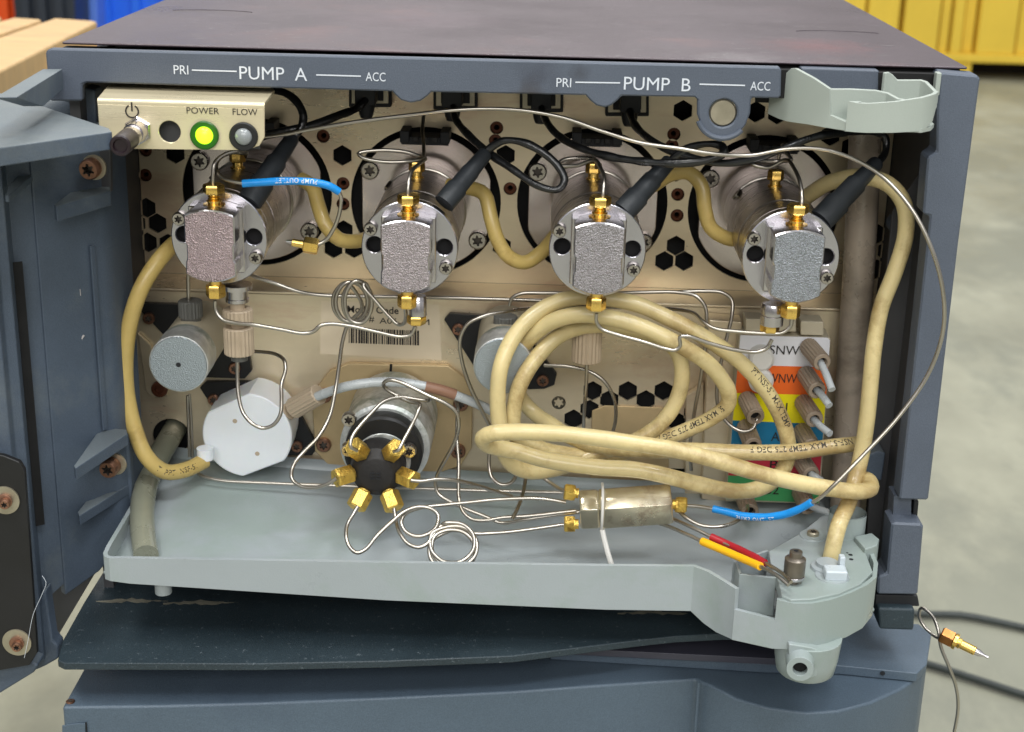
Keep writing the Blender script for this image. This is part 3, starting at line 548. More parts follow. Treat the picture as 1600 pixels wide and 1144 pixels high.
# grey drain tubes
def tube_thing(name, label, cat, pts, r, m, seg=10, step=.12, group=None, rj=0., parent=None):
    pp = path(pts, step); bb = MB(); bb.tube(pp, r, seg, rj=rj); o = build(bb, name, m, parent, fix=False, angle=60)
    if parent is None: tag(o, label, cat, group)
    return o, pp
tube_thing('drain_tube','wide grey brown drain tube standing at the right inside the cabinet','tube',[(1353,170,5.6),(1350,260,5.6),(1342,420,5.5),(1330,600,5.2),(1322,770,4.5),(1320,810,4.0)],.66,M_GTUBE,28,.3)
tube_thing('drain_tube','short olive grey tube running from the panel hole down into the tray','tube',[(276,665,7.0),(262,690,5.3),(240,728,3.6),(228,760,2.2),(222,800,.4),(224,838,-1.2),(228,868,-2.4)],.5,M_GTUBE2,28,.2)
# =================================================================== flap below tray
ZFL = -22.6
fl = [(163,890),(1250,930),(1240,990),(1130,990),(1055,994),(1000,1000),(800,1025),(600,1033),(400,1037),(100,1036),(90,1031),(97,1002),(131,941)]
bb = MB(); bb.prism([Pz(a,b,ZFL) for a,b in fl],(0,0,-.32)); flap = build(bb,'lower_flap',M_FLAP,cab,bevel=.06)
rs = random.Random(5)
for (x0,x1,yy) in ((150,262,941),(255,372,944),(965,1075,960)):
    bb = MB(); n=14; ed=[]
    for i in range(n+1):
        t_=i/n; ed.append(Pz(x0+(x1-x0)*t_, yy+rs.uniform(-2,2)-abs(t_-.5)*2, ZFL+.004))
    lo=[Pz(x0+(x1-x0)*i/n, yy-2-rs.uniform(2,6)*(1-abs(i/n-.5)*2), ZFL+.004) for i in range(n+1)]
    bb.add(ed+lo,[(i,i+1,n+2+i,n+1+i) for i in range(n)]); build(bb,'peeling_patch',mat('peel',(120,117,104),.7,var=.3,vscale=200),flap,smooth=False)
# =================================================================== module below
lm = thing('lower_module','blue grey module underneath with a scooped front edge','instrument',(18,3,-40))
ZM = -24.6
fr = [(97,1105),(250,1103),(400,1099),(600,1091),(800,1081),(950,1070),(1087,1061),(1110,1071),(1150,1092),(1200,1106),(1260,1114),(1310,1111),(1360,1098),(1405,1078),(1440,1056),(1448,1040)]
frp = [Pz(a,b,ZM) for a,b in fr]
bk = [Vector((34.6,30,ZM)),Vector((.2,30,ZM))]
bb = MB(); bb.prism(frp+bk,(0,0,-25)); body = build(bb,'body',M_LOW,lm,bevel=.12)
q=[Pz(a,b,ZM+.45) for a,b in ((860,1017),(1200,1038),(1312,1040),(1433,1052),(1448,1038),(1455,992),(1436,975),(1300,960),(860,1000))]
bb = MB(); bb.prism(q,(0,0,-.42)); tp=build(bb,'top_step',M_LOW,lm,bevel=.05)
c=Pz(1379,1052,ZM+.3); bb=MB(); bb.lathe(P(1379,1052,c.y-.02),(0,-1,0),[(0,.1),(.03,.1)],16); build(bb,'pin_hole',M_DARK,lm)
bb = MB(); bb.prism([Pz(a,b,ZM+.9) for a,b in ((300,1008),(865,1012),(1230,1030),(1240,990),(300,990))],(0,0,-.3)); build(bb,'dark_rail',mat('rail_purple',(62,62,74),.5),lm,bevel=.03)
c=Pz(110,1097,ZM); screw(None,c,.17,axis=(0,0,1),h=.06,m=M_RUST,parent=lm)
bb = MB(); bb.prism([P(*k_,frp[0].y-.02) for k_ in ((97,1134),(120,1131),(133,1131),(133,1180),(97,1180))],(0,.05,0)); build(bb,'corner_panel',M_LOW,lm,bevel=.02)
bb = MB(); a0=P(134,1129,frp[0].y-.01); bb.box((a0.x-.02,a0.y,a0.z-3),(a0.x+.03,a0.y+.02,a0.z)); build(bb,'panel_joint',M_BLACK,lm)
bb = MB(); a0=P(1092,1066,frp[7].y-.02); bb.tube([a0,a0+Vector((0,0,-4))],.07,8); build(bb,'edge_bead',M_LOW,lm)
# =================================================================== tray
ZR = P(160,870,-4).z
tray = thing('drip_tray','grey green plastic drip tray with a rounded basin at its right end','tray',(15,-2,ZR-2))
q0 = Pz(160,868,ZR); yf = q0.y
rim = [(Pz(1345,842,ZR)),(Pz(1359,850,ZR)),(Pz(1372,880,ZR)),(Pz(1370,902,ZR)),(Pz(1355,914,ZR)),(Pz(1330,926,ZR)),(Pz(1300,937,ZR)),(Pz(1270,943,ZR)),(Pz(1240,943,ZR)),(Pz(1214,937,ZR)),
       (Pz(1213.5,937,ZR)),(Pz(1150,921,ZR)),(Pz(1149,920,ZR)),(Pz(1125,905,ZR)),(Pz(1105,893,ZR)),(Pz(1084,885,ZR)),(Pz(950,884,ZR)),(Pz(600,879,ZR)),(Pz(200,872,ZR)),(Pz(170,872,ZR)),(Pz(162,869,ZR)),(Pz(161,864,ZR)),(Pz(166,853,ZR)),(Pz(214,772,ZR))]
zt = [ZR]*24; zbt = [ZR-2.1]*24
for i in (10,11): zt[i] = ZR-.85
hts = [ (1084,955),(950,953),(600,938),(200,912),(170,908),(162,905) ]
for i,(a,b) in zip(range(15,21),hts): zbt[i] = P(a,b,rim[i].y).z
zbt[21]=zbt[22]=zbt[20]; zbt[23]=zbt[20]
for i,(a,b) in zip((3,4,5,6,7,8,9,10,11,12,13,14),((1366,962),(1352,982),(1330,996),(1300,1006),(1270,1013),(1240,1015),(1214,1014),(1213,1014),(1151,1000),(1149,999),(1125,988),(1105,974))):
    zbt[i] = P(a,b,rim[i].y).z
bb = MB(); bb.ribbon([(p.x,p.y) for p in rim][::-1], zt[::-1], zbt[::-1], .17); wallo = build(bb,'rim_wall',M_TRAY,tray,bevel=.05)
# floor: long sloping basin, dished with a raised rear edge
fl_ = [rim[i] for i in range(15,24)]
def fz(i): return zbt[i]+.12
vs = [Vector((rim[i].x, rim[i].y+.1, fz(i))) for i in (22,19,18,17,16,15)]
xl, xr = rim[22].x+.05, rim[1].x-.12
wx=[rim[i].x for i in (22,19,18,17,16,15)]; wz=[zbt[i] for i in (22,19,18,17,16,15)]; wx[0]-=.2; wy=[yf]+[rim[i].y for i in (19,18,17,16,15)]
nx = 24; rows = [(yf+.16,0),(yf+1.2,0),(yf+3.2,.05),(yf+3.6,.32),(yf+6.5,.36),(yf+6.9,.75),(YL-.4,.85),(YL-.2,1.35)]
gv=[];gf=[]
for j,(_y,dz) in enumerate(rows):
    for i in range(nx+1):
        t_=i/nx; x=xl+(xr-xl)*t_; yy=rows[j][0]+(float(np.interp(x,wx,wy))-yf)*(1 if j<2 else 0); z0=float(np.interp(x,wx,wz))+.16; gv.append(Vector((x,yy,z0+dz)))
for j in range(len(rows)-1):
    for i in range(nx): gf.append((j*(nx+1)+i,j*(nx+1)+i+1,(j+1)*(nx+1)+i+1,(j+1)*(nx+1)+i))
bb = MB(); bb.add(gv,gf); fo = build(bb,'tray_floor',M_TRAY,tray,angle=60); sd = fo.modifiers.new('s','SOLIDIFY'); sd.thickness=.001; sd.offset=-1
# basin floor
bf=[Vector((rim[i].x-(.15 if i<5 else 0),rim[i].y+.16,ZR-1.7)) for i in range(1,15)]+[Vector((rim[14].x,yf+1,ZR-1.7)),Vector((rim[1].x-.2,yf+2,ZR-1.7))]
bb = MB(); bb.prism(bf,(0,0,-.1)); build(bb,'basin_floor',M_TRAY,tray)
# basin lid plate
ZLP = ZR+.12
lpz=[(1201,861),(1247,835),(1284,806),(1300,800),(1318,815),(1325,832),(1345,843),(1352,862),(1364,893),(1344,912),(1310,927),(1268,936),(1236,937),(1221,930),(1215,905),(1205,885)]
bb = MB(); bb.prism([Pz(a,b,ZLP) for a,b in lpz],(0,0,-.5)); lidp = build(bb,'basin_cover',M_TRAY,tray,bevel=.05)
# pocket beside the cover
for a,c in (((1148,880),(1155,899)),((1155,899),(1213,905)),((1148,880),(1201,862))):
    p1=Pz(*a,ZR);p2=Pz(*c,ZR); bb=MB(); bb.ribbon([(p1.x,p1.y),(p2.x,p2.y)],ZR+.05,ZR-1.6,.12); build(bb,'pocket_wall',M_TRAY,tray,bevel=.03)
p1=P(1168,970,rim[11].y-.12); bb=MB(); bb.tube([p1,p1+Vector((0,0,-.5))],.08,8); build(bb,'rib',M_TRAY,tray)
# rear posts: round socket and stepped wall
bb=MB(); c=Pz(1325,800,ZLP+.9); bb.lathe(c,(0,0,-1),[(0,.75),(1.1,.75),(1.1,.66),(0,.66)],32,cap=False); bb.f.append(()) if False else None; build(bb,'tube_socket',M_TRAY,tray,bevel=.04)
bb=MB(); p=[Pz(a,b,ZLP+.2) for a,b in ((1335,838),(1362,832),(1374,842),(1370,852),(1352,858))]; bb.prism(p,(0,0,-1.3)); build(bb,'corner_step',M_TRAY,tray,bevel=.06)
# spout
zs=zbt[8]+.1; c=P(1262,1000,rim[8].y+1.0); c.z=zs
bb=MB(); bb.lathe(c,(0,0,-1),[(0,1.28),(.9,1.2),(1.45,1.1),(1.55,1.0)],36); build(bb,'spout_cup',M_TRAY,tray,bevel=.04)
n0=P(1250,1046,c.y-1.75); d=Vector((-.15,-1,0)).normalized()
bb=MB(); bb.lathe(n0-d*-.0,-d,[(0,.5),(0.0,.27),(.5,.27)],28,cap=False); bb.lathe(n0,-d,[(0,.5),(1.2,.56)],28,cap=False); build(bb,'nozzle',M_TRAY,tray,bevel=.02)
bb=MB(); bb.lathe(n0-d*.3,-d,[(0,.272),(.02,.272)],20); build(bb,'nozzle_bore',M_BLACK,tray)
bb=MB(); bb.prism([P(a,b,n0.y+.55) for a,b in ((1232,1006),(1268,1012),(1282,1018),(1276,1058),(1262,1062),(1232,1030))],(0,.6,0)); build(bb,'nozzle_web',M_TRAY,tray,bevel=.06)
bb=MB(); c=P(255,915,yf+.6); bb.lathe(c+Vector((0,0,.4)),(0,0,-1),[(0,.33),(.7,.33)],20); build(bb,'peg',M_TRAY,tray)
# cover fittings
c=Pz(1270,838,ZLP); bb=MB(); bb.lathe(c,(0,0,1),[(0,.55),(.06,.52)],28); build(bb,'boss',M_TRAY,lidp); screw(None,c+Vector((0,0,.06)),.24,axis=(0,0,1),h=.16,m=M_WASH,parent=lidp)
for a,b in ((1329,867),(1330,874),(1324,864)):
    c=Pz(a,b,ZLP+.003); bb=MB(); bb.lathe(c,(0,0,1),[(0,.09 if a!=1324 else .05),(.004,.085 if a!=1324 else .045)],12); build(bb,'vent_dot',M_DARK,lidp)
c=Pz(1240,912,ZLP)+Vector((0,.1,0))
dnut=thing('drain_union','grey threaded steel union standing on the tray cover','fitting',c)
bb=MB(); bb.lathe(c,(0,0,1),[(0,.2),(.15,.2),(.16,.36),(.34,.38),(.36,.4),(1.0,.4),(1.05,.33),(1.08,.25),(1.3,.24),(1.32,.2)],28); build(bb,'body',M_PEEKG.copy() if False else mat('union_steel',(128,120,110),.35,metal=.8,var=.1,vscale=300),dnut)
bb=MB(); bb.lathe(c+Vector((0,0,.2)),(0,0,1),[(0,.41),(.12,.41)],28); build(bb,'collar',M_STEEL,dnut,bevel=.02)
bb=MB(); bb.lathe(c+Vector((0,0,1.325)),(0,0,1),[(0,.1),(.004,.09)],6); build(bb,'socket',M_DARK,dnut)
c=Pz(1298,895,ZLP)
cl=thing('hose_clamp','white plastic ratchet clamp where the beige hose enters the cover','clamp',c)
bb=MB(); bb.lathe(c+Vector((-.1,.35,0)),(0,0,1),[(0,.62),(.12,.6),(.14,.42),(.3,.42)],28); build(bb,'ring',M_TRAY,cl,bevel=.02)
bb=MB(); bb.box((c.x-.35,c.y-.75,c.z),(c.x+.5,c.y-.1,c.z+.42)); build(bb,'jaw',M_CLAMP,cl,bevel=.08)
bb=MB(); bb.box((c.x+.28,c.y-.1,c.z+.1),(c.x+.5,c.y+.25,c.z+.7)); build(bb,'tongue',M_CLAMP,cl,bevel=.04)
bb=MB(); bb.lathe(c+Vector((0,-.3,0)),(0,0,1),[(0,.66),(.05,.64)],28); build(bb,'foot',M_TRAY,cl)
# =================================================================== latch cup at top right
cup = thing('latch_cup','pale grey green moulded plastic cup bracket at the upper right','bracket',P(1350,200,-1))
def rib_px(lst, th, name, m=M_CUP, parent=cup, bevel=.04, closed=False):
    pl=[];zt_=[];zb_=[]
    for (px,pt,pb,y) in lst: a=P(px,pt,y); pl.append((a.x,a.y)); zt_.append(a.z); zb_.append(P(px,pb,y).z)
    bb=MB(); bb.ribbon(pl,zt_,zb_,th,closed); return build(bb,name,m,parent,bevel=bevel)
rib_px([(1203,136,178,1.1),(1222,120,186,.6),(1236,107,190,.2),(1242,107,191,0),(1270,122,195,-.7),(1296,139,200,-1.35),(1297,180,200.5,-1.4),(1324,192,205,-1.9),(1325,158,205.5,-1.92),(1340,161,207,-2.05),(1358,162,208,-2.15),(1400,159,208,-2.25),(1440,153,206,-2.1),(1452,150,202,-1.9),(1462,147,190,-1.5),(1467,143,160,-1.0)],.16,'outer_wall')
rib_px([(1467,144,170,-1.0),(1450,127,160,-.2),(1440,124,160,0),(1402,124,165,.1),(1394,116,165,.15),(1386,112,168,.1),(1379,113,170,0)],.16,'rear_wall')
rib_px([(1297,139,195,-1.3),(1330,139,195,-1.15),(1368,141,195,-1.2),(1385,145,195,-1.35),(1402,154,195,-1.9),(1420,157,195,-2.1)],.16,'divider')
p=[P(1300,200,-1.3),P(1325,204,-1.9),P(1440,204,-2.05),P(1455,195,-1.6),P(1460,190,-.9),P(1450,185,-.1),P(1385,180,.0),P(1300,180,-.3)]
zc=min(a.z for a in p)+.05
bb=MB(); bb.prism([Vector((a.x,a.y,zc)) for a in p],(0,0,.14)); build(bb,'cup_floor',M_CUP,cup)
rib_px([(1464,114,150,-.1),(1472,114,150,-.1)],.4,'stop_tab')
# =================================================================== pumps
def make_pump(C, label):
    t = thing('solvent_pump', label, 'pump', C, 'pump heads in a row across the cabinet')
    def at(x,y,z): return C+Vector((x,y,z))
    pl = []
    for k in range(72):
        th=2*math.pi*k/72; x=3.03*math.cos(th); z=3.03*math.sin(th); pl.append((C.x+max(-2.78,min(2.82,x)),C.z+min(2.86,z)))
    plate('mount_plate',M_PLATE,pl,[],.2,C.y+7.9,t,bevel=.03)
    bb=MB(); bb.lathe(at(0,.56,0),(0,1,0),[(0,1.74),(.05,1.79),(.16,1.79),(.18,1.72),(.24,1.72),(.26,1.8),(.95,1.8),(.97,1.77),(1.6,1.77),(1.63,1.8),(5.6,1.8),(5.65,1.72),(5.9,1.72),(7.33,1.72)],72); build(bb,'body',M_BODY,t)
    bb=MB(); pp=[at(1.81*math.cos(a_),6.2,1.81*math.sin(a_)) for a_ in [math.radians(-60+i*5) for i in range(43)]]+[at(-1.35,5.9,1.28),at(-1.5,5.6,1.1)]; bb.tube(pp,.07,8); build(bb,'wire_clip',M_TUBE,t)
    plate('front_flange',M_FLANGE,circ(C.x,C.z,1.87,72),[circ(C.x-1.36,C.z+.1,.32),circ(C.x+1.34,C.z+.08,.32)],.54,C.y,t,bevel=.035)
    for sx_ in (-1.36,1.34):
        bb=MB(); bb.lathe(at(sx_,.5,.09),(0,-1,0),[(0,.33),(.03,.33)],24); build(bb,'bore',M_BLACK,t)
    # head block: flat sides with shallow waists, arched top and bottom
    def blk(hw,zt,zc_,zb_,zcb):
        L=[(-hw,zcb),(-hw,-.55),(-hw+.06,-.42),(-hw+.06,.12),(-hw,.24),(-hw,zc_)]
        L+=[(x,zc_+(zt-zc_)*(1-(x/hw)**2)) for x in [hw*(-.8+.2*i) for i in range(9)]]
        L+=[(hw,zc_),(hw,.24),(hw-.06,.12),(hw-.06,-.42),(hw,-.55),(hw,zcb)]
        L+=[(x,zcb+(zb_-zcb)*(1-(x/hw)**2)) for x in [hw*(.8-.2*i) for i in range(9)]]
        return [(C.x+a,C.z+b) for a,b in L]
    plate('head_block',M_STEEL,blk(.95,1.5,1.28,-1.32,-1.05),[],1.66,C.y-1.65,t,bevel=.05)
    plate('rough_face',M_SPARK,blk(.90,1.44,1.22,-1.27,-1.0),[],.04,C.y-1.68,t)
    plate('side_step',M_STEEL,[(C.x-.93+a,C.z+b) for a,b in ((-.12,-1.25),(1.98,-1.25),(1.98,1.35),(-.12,1.35))],[],.5,C.y-.48,t,bevel=.04)
    for a,b in ((-1.49,.76),(1.42,-.7)): screw(None,at(a,-.01,b),.26,h=.28,m=M_SCREW,parent=t)
    for a,b in ((-2.42,1.36),(2.3,-1.62)): screw(None,at(a,7.88,b),.4,h=.2,m=M_SCREW,parent=t)
    bb=MB(); bb.lathe(at(0,-.62,1.44),(0,0,1),[(0,.42),(.06,.42),(.06,.24),(.14,.24),(.16,.3),(.2,.3),(.22,.2),(.26,.24),(.30,.2),(.34,.24),(.38,.2),(.44,.24),(.5,.24)],28); build(bb,'nut_neck',M_BRASS,t)
    bb=MB(); hexnut(bb,at(0,-.62,1.9),(0,0,1),.42,.36); build(bb,'top_nut',M_BRASS,t)
    bb=MB(); bb.lathe(at(0,-1.0,-1.26),(0,0,-1),[(0,.3),(.14,.3),(.14,.24),(.36,.24)],24); hexnut(bb,at(0,-1.0,-1.58),(0,0,-1),.38,.5); build(bb,'bottom_nut',M_BRASS,t)
    bb=MB(); bb.lathe(at(-.12,4.6,1.78),(0,0,1),[(0,.3),(.06,.3),(.06,.22),(.3,.22)],20); hexnut(bb,at(-.12,4.6,2.05),(0,0,1),.34,.42); build(bb,'rear_nut',M_BRASS,t)
    bb=MB(); bb.box(at(-.95,6.6,2.75),at(1.05,7.85,3.1)); bb.box(at(-1.0,6.5,2.85),at(-.6,7.8,3.35)); bb.box(at(.7,6.5,2.85),at(1.1,7.8,3.35)); build(bb,'motor_clip',M_DARK,t,bevel=.04)
    for k in range(3):
        bb=MB(); bb.box(at(-.45+k*.4,6.45,2.9),at(-.2+k*.4,6.6,3.12)); build(bb,'clip_lug',M_RUBBER,t,bevel=.03)
    return t
labs=['leftmost steel pump head, half under the cream switch box','steel pump head second from left, below the grey lobe of the bezel','steel pump head above the coiled beige hose','rightmost steel pump head, beside the grey brown drain tube']
p0=make_pump(PP[0],labs[0]); pumps=[p0]
for i in range(1,4):
    c=copy_tree(p0); c.location=PP[i]*S; c['label']=labs[i]; pumps.append(c)
for p_,rgb in zip(pumps,((178,160,161),(172,163,164),(160,156,158),(154,158,163))):  # pinkish to blue-grey face tints paint in the reflected surroundings
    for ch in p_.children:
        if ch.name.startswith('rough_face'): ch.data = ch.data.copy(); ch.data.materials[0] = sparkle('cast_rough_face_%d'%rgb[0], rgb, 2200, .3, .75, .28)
# =================================================================== switch box
YS=-2.0; f0=P(152,158,YS); zt0=f0.z; 
box=thing('switch_box','cream folded metal box with power button and two indicator lamps','switch box',P(280,234,YS))
hl=P(265,206,YS); lg=P(320,211,YS); lf=P(381,213,YS); bt=P(216,204,YS)
fo_=[(f0.x,P(155,232,YS).z),(P(385,235,YS).x,P(390,235,YS).z),(P(405,228,YS).x,P(405,228,YS).z),(P(413,215,YS).x,P(413,215,YS).z),(P(413,166,YS).x,zt0-.1),(f0.x,zt0-.1)]
fp=plate('front_face',M_LEDBOX,fo_,[circ(hl.x,hl.z,.4)],.12,YS,box,bevel=.02)
tb=[Vector((f0.x,YS+.12,zt0)),Vector((P(413,163,YS).x,YS+.12,zt0)),Pz(429,145,zt0),Pz(427,142,zt0),Pz(179,135,zt0),Pz(170,137,zt0)]
bb=MB(); bb.prism([Vector((a.x,a.y,zt0)) for a in tb],(0,0,.1)); build(bb,'top_face',M_LEDBOX,box)
bb=MB(); fl0=[(YS+.12-.12*math.sin(t_),zt0-.02+.12*math.cos(t_)) for t_ in [math.radians(9*i) for i in range(11)]]+[(YS,zt0-.1),(YS+.12,zt0-.1)]
bb.prism([Vector((f0.x,a,b)) for a,b in fl0],(P(413,163,YS).x-f0.x,0,0)); build(bb,'folded_edge',M_LEDBOX,box)
bb=MB(); bb.box((f0.x+.1,YS+.6,f0.z-1.7),(P(400,200,YS).x,YS+.7,f0.z-.1)); build(bb,'inner_board',M_SIDE,box)
flat_text('lettering','POWER',317,173,YS,9.5,M_PRINTK,fp,51,off=.02); flat_text('lettering','FLOW',383,175,YS,9.5,M_PRINTK,fp,39,off=.02)
ps=P(206.5,174,YS); bb=MB()
for k in range(24):
    a0=math.radians(118+304/24*k); a1=math.radians(118+304/24*(k+1)); r0,r1=.2,.255
    bb.add([(ps.x+r*math.cos(a_),YS-.02,ps.z+r*math.sin(a_)) for a_,r in ((a0,r0),(a1,r0),(a1,r1),(a0,r1))],[(0,1,2,3)])
bb.add([(ps.x-.028,YS-.02,ps.z),(ps.x+.028,YS-.02,ps.z),(ps.x+.028,YS-.02,ps.z+.33),(ps.x-.028,YS-.02,ps.z+.33)],[(0,1,2,3)]); build(bb,'power_symbol',M_PRINTK,fp,smooth=False,fix=False)
def lamp(c,m1,m2,parent):
    bb=MB(); bb.lathe(c,(0,-1,0),[(0,.52),(.1,.52),(.13,.48),(.13,.33),(.02,.31)],36,cap=False); r_=build(bb,'lamp_ring',m1,parent)
    bb=MB(); bb.lathe(c,(0,-1,0),[(0,.32),(.1,.32),(.2,.26),(.26,.14),(.28,.02)],28); build(bb,'lens',m2,r_)
lamp(lg,M_GREENR,M_GREEN,box); lamp(lf,M_RUBBER,M_GLENS,box)
gl=bpy.data.lights.new('lamp_glow','POINT'); gl.energy=.0012; gl.color=(.6,1,.1); gl.shadow_soft_size=.003; go=bpy.data.objects.new('lamp_glow',gl); col.objects.link(go); go.location=(lg+Vector((0,-.5,0)))*S
bb=MB(); hexnut(bb,bt,(0,-1,0),.52,.14); bb.lathe(bt+Vector((0,-.14,0)),(0,-1,0),[(0,.4),(.6,.38)],28); build(bb,'button_collar',M_STEEL,box)
dB=(P(188,228,YS-2.3)-bt).normalized(); bb=MB(); bb.lathe(bt+dB*.35,dB,[(0,.36),(.9,.36)],28); build(bb,'button_shaft',M_STEEL,box)
bb=MB(); bb.lathe(bt+dB*1.2,dB,[(0,.36),(.04,.38),(1.1,.38),(1.15,.34),(1.15,.26),(1.05,.22)],28); build(bb,'button_cap',mat('button_dark',(34,22,28),.4),box)
# =================================================================== inlet fittings, solenoid cylinders, white pump
def knurl(mb,base,axis,L,r,n=44): return mb.lathe(base,axis,[(0,r*.9),(.05,r),(L-.05,r),(L,r*.9)],n,knurl=.07)
def inlet(px, py0, y, label, full=True):
    a=P(px,py0,y); t=thing('inlet_valve',label,'fitting',a,'inlet fittings under the pump heads')
    bb=MB(); bb.lathe(a,(0,0,-1),[(0,.6),(.18,.6),(.2,.42),(.55,.42),(.57,.46),(.7,.46)],32); build(bb,'steel_neck',M_STEEL,t)
    if full:
        bb=MB(); knurl(bb,a+Vector((0,0,-1.0)),(0,0,-1),.55,.6); build(bb,'upper_knob',M_PEEK,t)
        bb=MB(); bb.lathe(a+Vector((0,0,-.7)),(0,0,-1),[(0,.3),(1.2,.3)],20); build(bb,'stem',M_PEEK,t)
        bb=MB(); knurl(bb,a+Vector((0,0,-1.75)),(0,0,-1),1.15,.6); build(bb,'lower_knob',M_PEEK,t)
        bb=MB(); bb.lathe(a+Vector((0,0,-2.9)),(0,0,-1),[(0,.33),(.25,.33)],20); build(bb,'ferrule',M_PEEKG,t)
    return t
inlet(370,444,.9,'inlet fitting with two ribbed beige knobs under the leftmost pump head')
t=thing('inlet_valve','ribbed beige knob under the third pump head, seen through the hose coil','fitting',P(918,520,3.0)); bb=MB(); knurl(bb,P(918,512,3.0),(0,0,-1),1.45,.62); build(bb,'knob',M_PEEK,t); bb=MB(); bb.lathe(P(918,492,3.0),(0,0,-1),[(0,.4),(.6,.4)],20); build(bb,'stem',M_STEEL,t)
for (px,py,y,lb) in ((653,462,-.1,'steel outlet stub with gold nut below the second pump head'),(1208,474,.2,'steel outlet stub with gold nut below the rightmost pump head')):
    a=P(px,py,y); t=thing('outlet_valve',lb,'fitting',a); bb=MB(); bb.lathe(a,(0,0,-1),[(0,.3),(.12,.34),(.14,.3),(.2,.34),(.78,.34),(.8,.3)],32) if px<700 else bb.lathe(a,(0,0,-1),[(0,.4),(.1,.45),(.4,.45),(.42,.4),(.46,.4),(.48,.45),(.85,.45),(.87,.3)],32); build(bb,'steel_neck',M_STEEL,t)
    bb=MB(); hexnut(bb,a+Vector((-.05,0,-.8)),(0,0,-1),.38,.34); build(bb,'nut',M_BRASS,t)
def solenoid(px,py,yf_,R,label,kp):
    a=P(px,py,yf_); t=thing('solenoid_valve',label,'valve',a,'zinc faced solenoid cylinders')
    bb=MB(); bb.lathe(a,(0,1,0),[(0,R),(1.6,R)],64); build(bb,'zinc_sleeve',M_ZINC2,t,bevel=.05)
    bb=MB(); bb.lathe(a+Vector((0,1.6,0)),(0,1,0),[(0,R*.98),(YL-yf_-1.9,R*.98)],64); build(bb,'rear_body',M_CREAM,t)
    bb=MB(); bb.lathe(a+Vector((0,-.004,0)),(0,-1,0),[(0,R*.96),(.03,R*.94)],64); fc=build(bb,'zinc_face',M_ZINC,t)
    bb=MB(); bb.lathe(a+Vector((0,-.036,-.02)),(0,-1,0),[(0,.1),(.012,.1)],16); build(bb,'centre_hole',M_DARK,t)
    k=P(*kp); bb=MB(); knurl(bb,k,(0,0,-1),.75,.5); build(bb,'knurled_knob',M_PEEKG,t); bb=MB(); bb.lathe(k+Vector((0,0,-.75)),(0,0,-1),[(0,.42),(.4,.42)],24); build(bb,'knob_base',M_PEEKG,t); return t
solenoid(279,569,1.0,1.2,'grey zinc faced cylinder with knurled knob at the left of the cabinet',(297,469,3.4))
solenoid(786,572,1.3,1.2,'grey zinc faced cylinder partly hidden by the beige hose coil',(790,493,3.6))
YD=3.6; a=P(386,681,YD); R=70/pxcm(a); t=thing('white_damper','white plastic cylinder with flats at the lower left of the cabinet','valve body',a)
def flatcyl(R_,y0,d,name,sc=1.):
    L=[]
    for k in range(96):
        th=2*math.pi*k/96; x,z=R_*math.cos(th),R_*math.sin(th)
        for nx_,nz_ in ((-.45,.893),(.40,-.917)):
            dd=x*nx_+z*nz_; lim=.86*R_
            if dd>lim: x-=nx_*(dd-lim); z-=nz_*(dd-lim)
        L.append((a.x+x,a.z+z))
    return plate(name,M_PTFE,L,[],d,y0,t,bevel=.05)
flatcyl(R,YD,1.35,'front_drum'); flatcyl(R*.97,YD+1.37,YL-YD-1.72,'rear_drum')
for px,py in ((367,658),(402,709)):
    q=P(px,py,YD); bb=MB(); bb.lathe(q+Vector((0,-.003,0)),(0,-1,0),[(0,.1),(.004,.1)],14); build(bb,'dimple',M_PEEK,t)
k0=P(445,646,YD+.5); k1=P(496,617,YD-.2); bb=MB(); bb.lathe(k0,k1-k0,[(0,.36),(.3,.36),(.32,.33)],24); knurl(bb,k0+(k1-k0)*.25,k1-k0,(k1-k0).length*.8,.46,36); build(bb,'side_knob',M_PEEK,t)
bb=MB(); q=P(320,700,YD-.6); bb.lathe(q,(0,0,-1),[(0,.35),(.5,.35)],20); build(bb,'hose_stub',M_PTFE,t)
# =================================================================== six port valve
vc=P(588,738,-.2)
vt=thing('selector_valve','six port valve with pitted gold nuts on a black rotor','valve',vc)
bb=MB(); cb=vc+Vector((.15,0,.35)); bb.lathe((cb.x,1.6,cb.z),(0,1,0),[(0,1.72),(.1,1.86),(2.6,1.9),(YL-2.2,1.9)],64); build(bb,'zinc_drum',M_ZINC2,vt)
bb=MB(); bb.lathe((cb.x,.9,cb.z),(0,1,0),[(0,1.5),(.08,1.6),(.68,1.62)],64); build(bb,'black_ring',M_RUBBER,vt)
bb=MB(); bb.lathe((cb.x,.86,cb.z-.25),(0,1,0),[(0,1.12),(.04,1.15)],48); build(bb,'stator_face',M_ZINC2,vt)
bb=MB(); bb.lathe((vc.x,.8,vc.z),(0,-1,0),[(0,1.12),(.6,1.1),(.95,1.02),(1.25,.72),(1.27,.66),(1.29,.1)],40); build(bb,'rotor',mat('rotor_black',(34,32,32),.6,var=.2,vscale=100,bump=.2),vt,angle=30)
for a_ in (56,124,184,240,300,356):
    th=math.radians(a_); rd=Vector((math.cos(th),0,math.sin(th))); ax=(rd*.78+Vector((0,-.62,0))).normalized(); b0=Vector((vc.x,-.05,vc.z))+rd*.78
    bb=MB(); bb.lathe(b0,ax,[(0,.25),(.28,.25),(.3,.28)],20); build(bb,'nut_collar',M_BRASSP,vt)
    bb=MB(); bb.lathe(b0+ax*.28,ax,[(0,.37),(.06,.41),(.7,.41),(.76,.36)],hexa=True); build(bb,'gold_nut',M_BRASSP,vt,angle=30)
for px,py,m_ in ((546,653,1),(640,702,1),(545,700,1)): screw(None,P(px,py,1.1 if py<690 else .85),.3,h=.3,m=M_SCREW,parent=vt)
emb=MB()
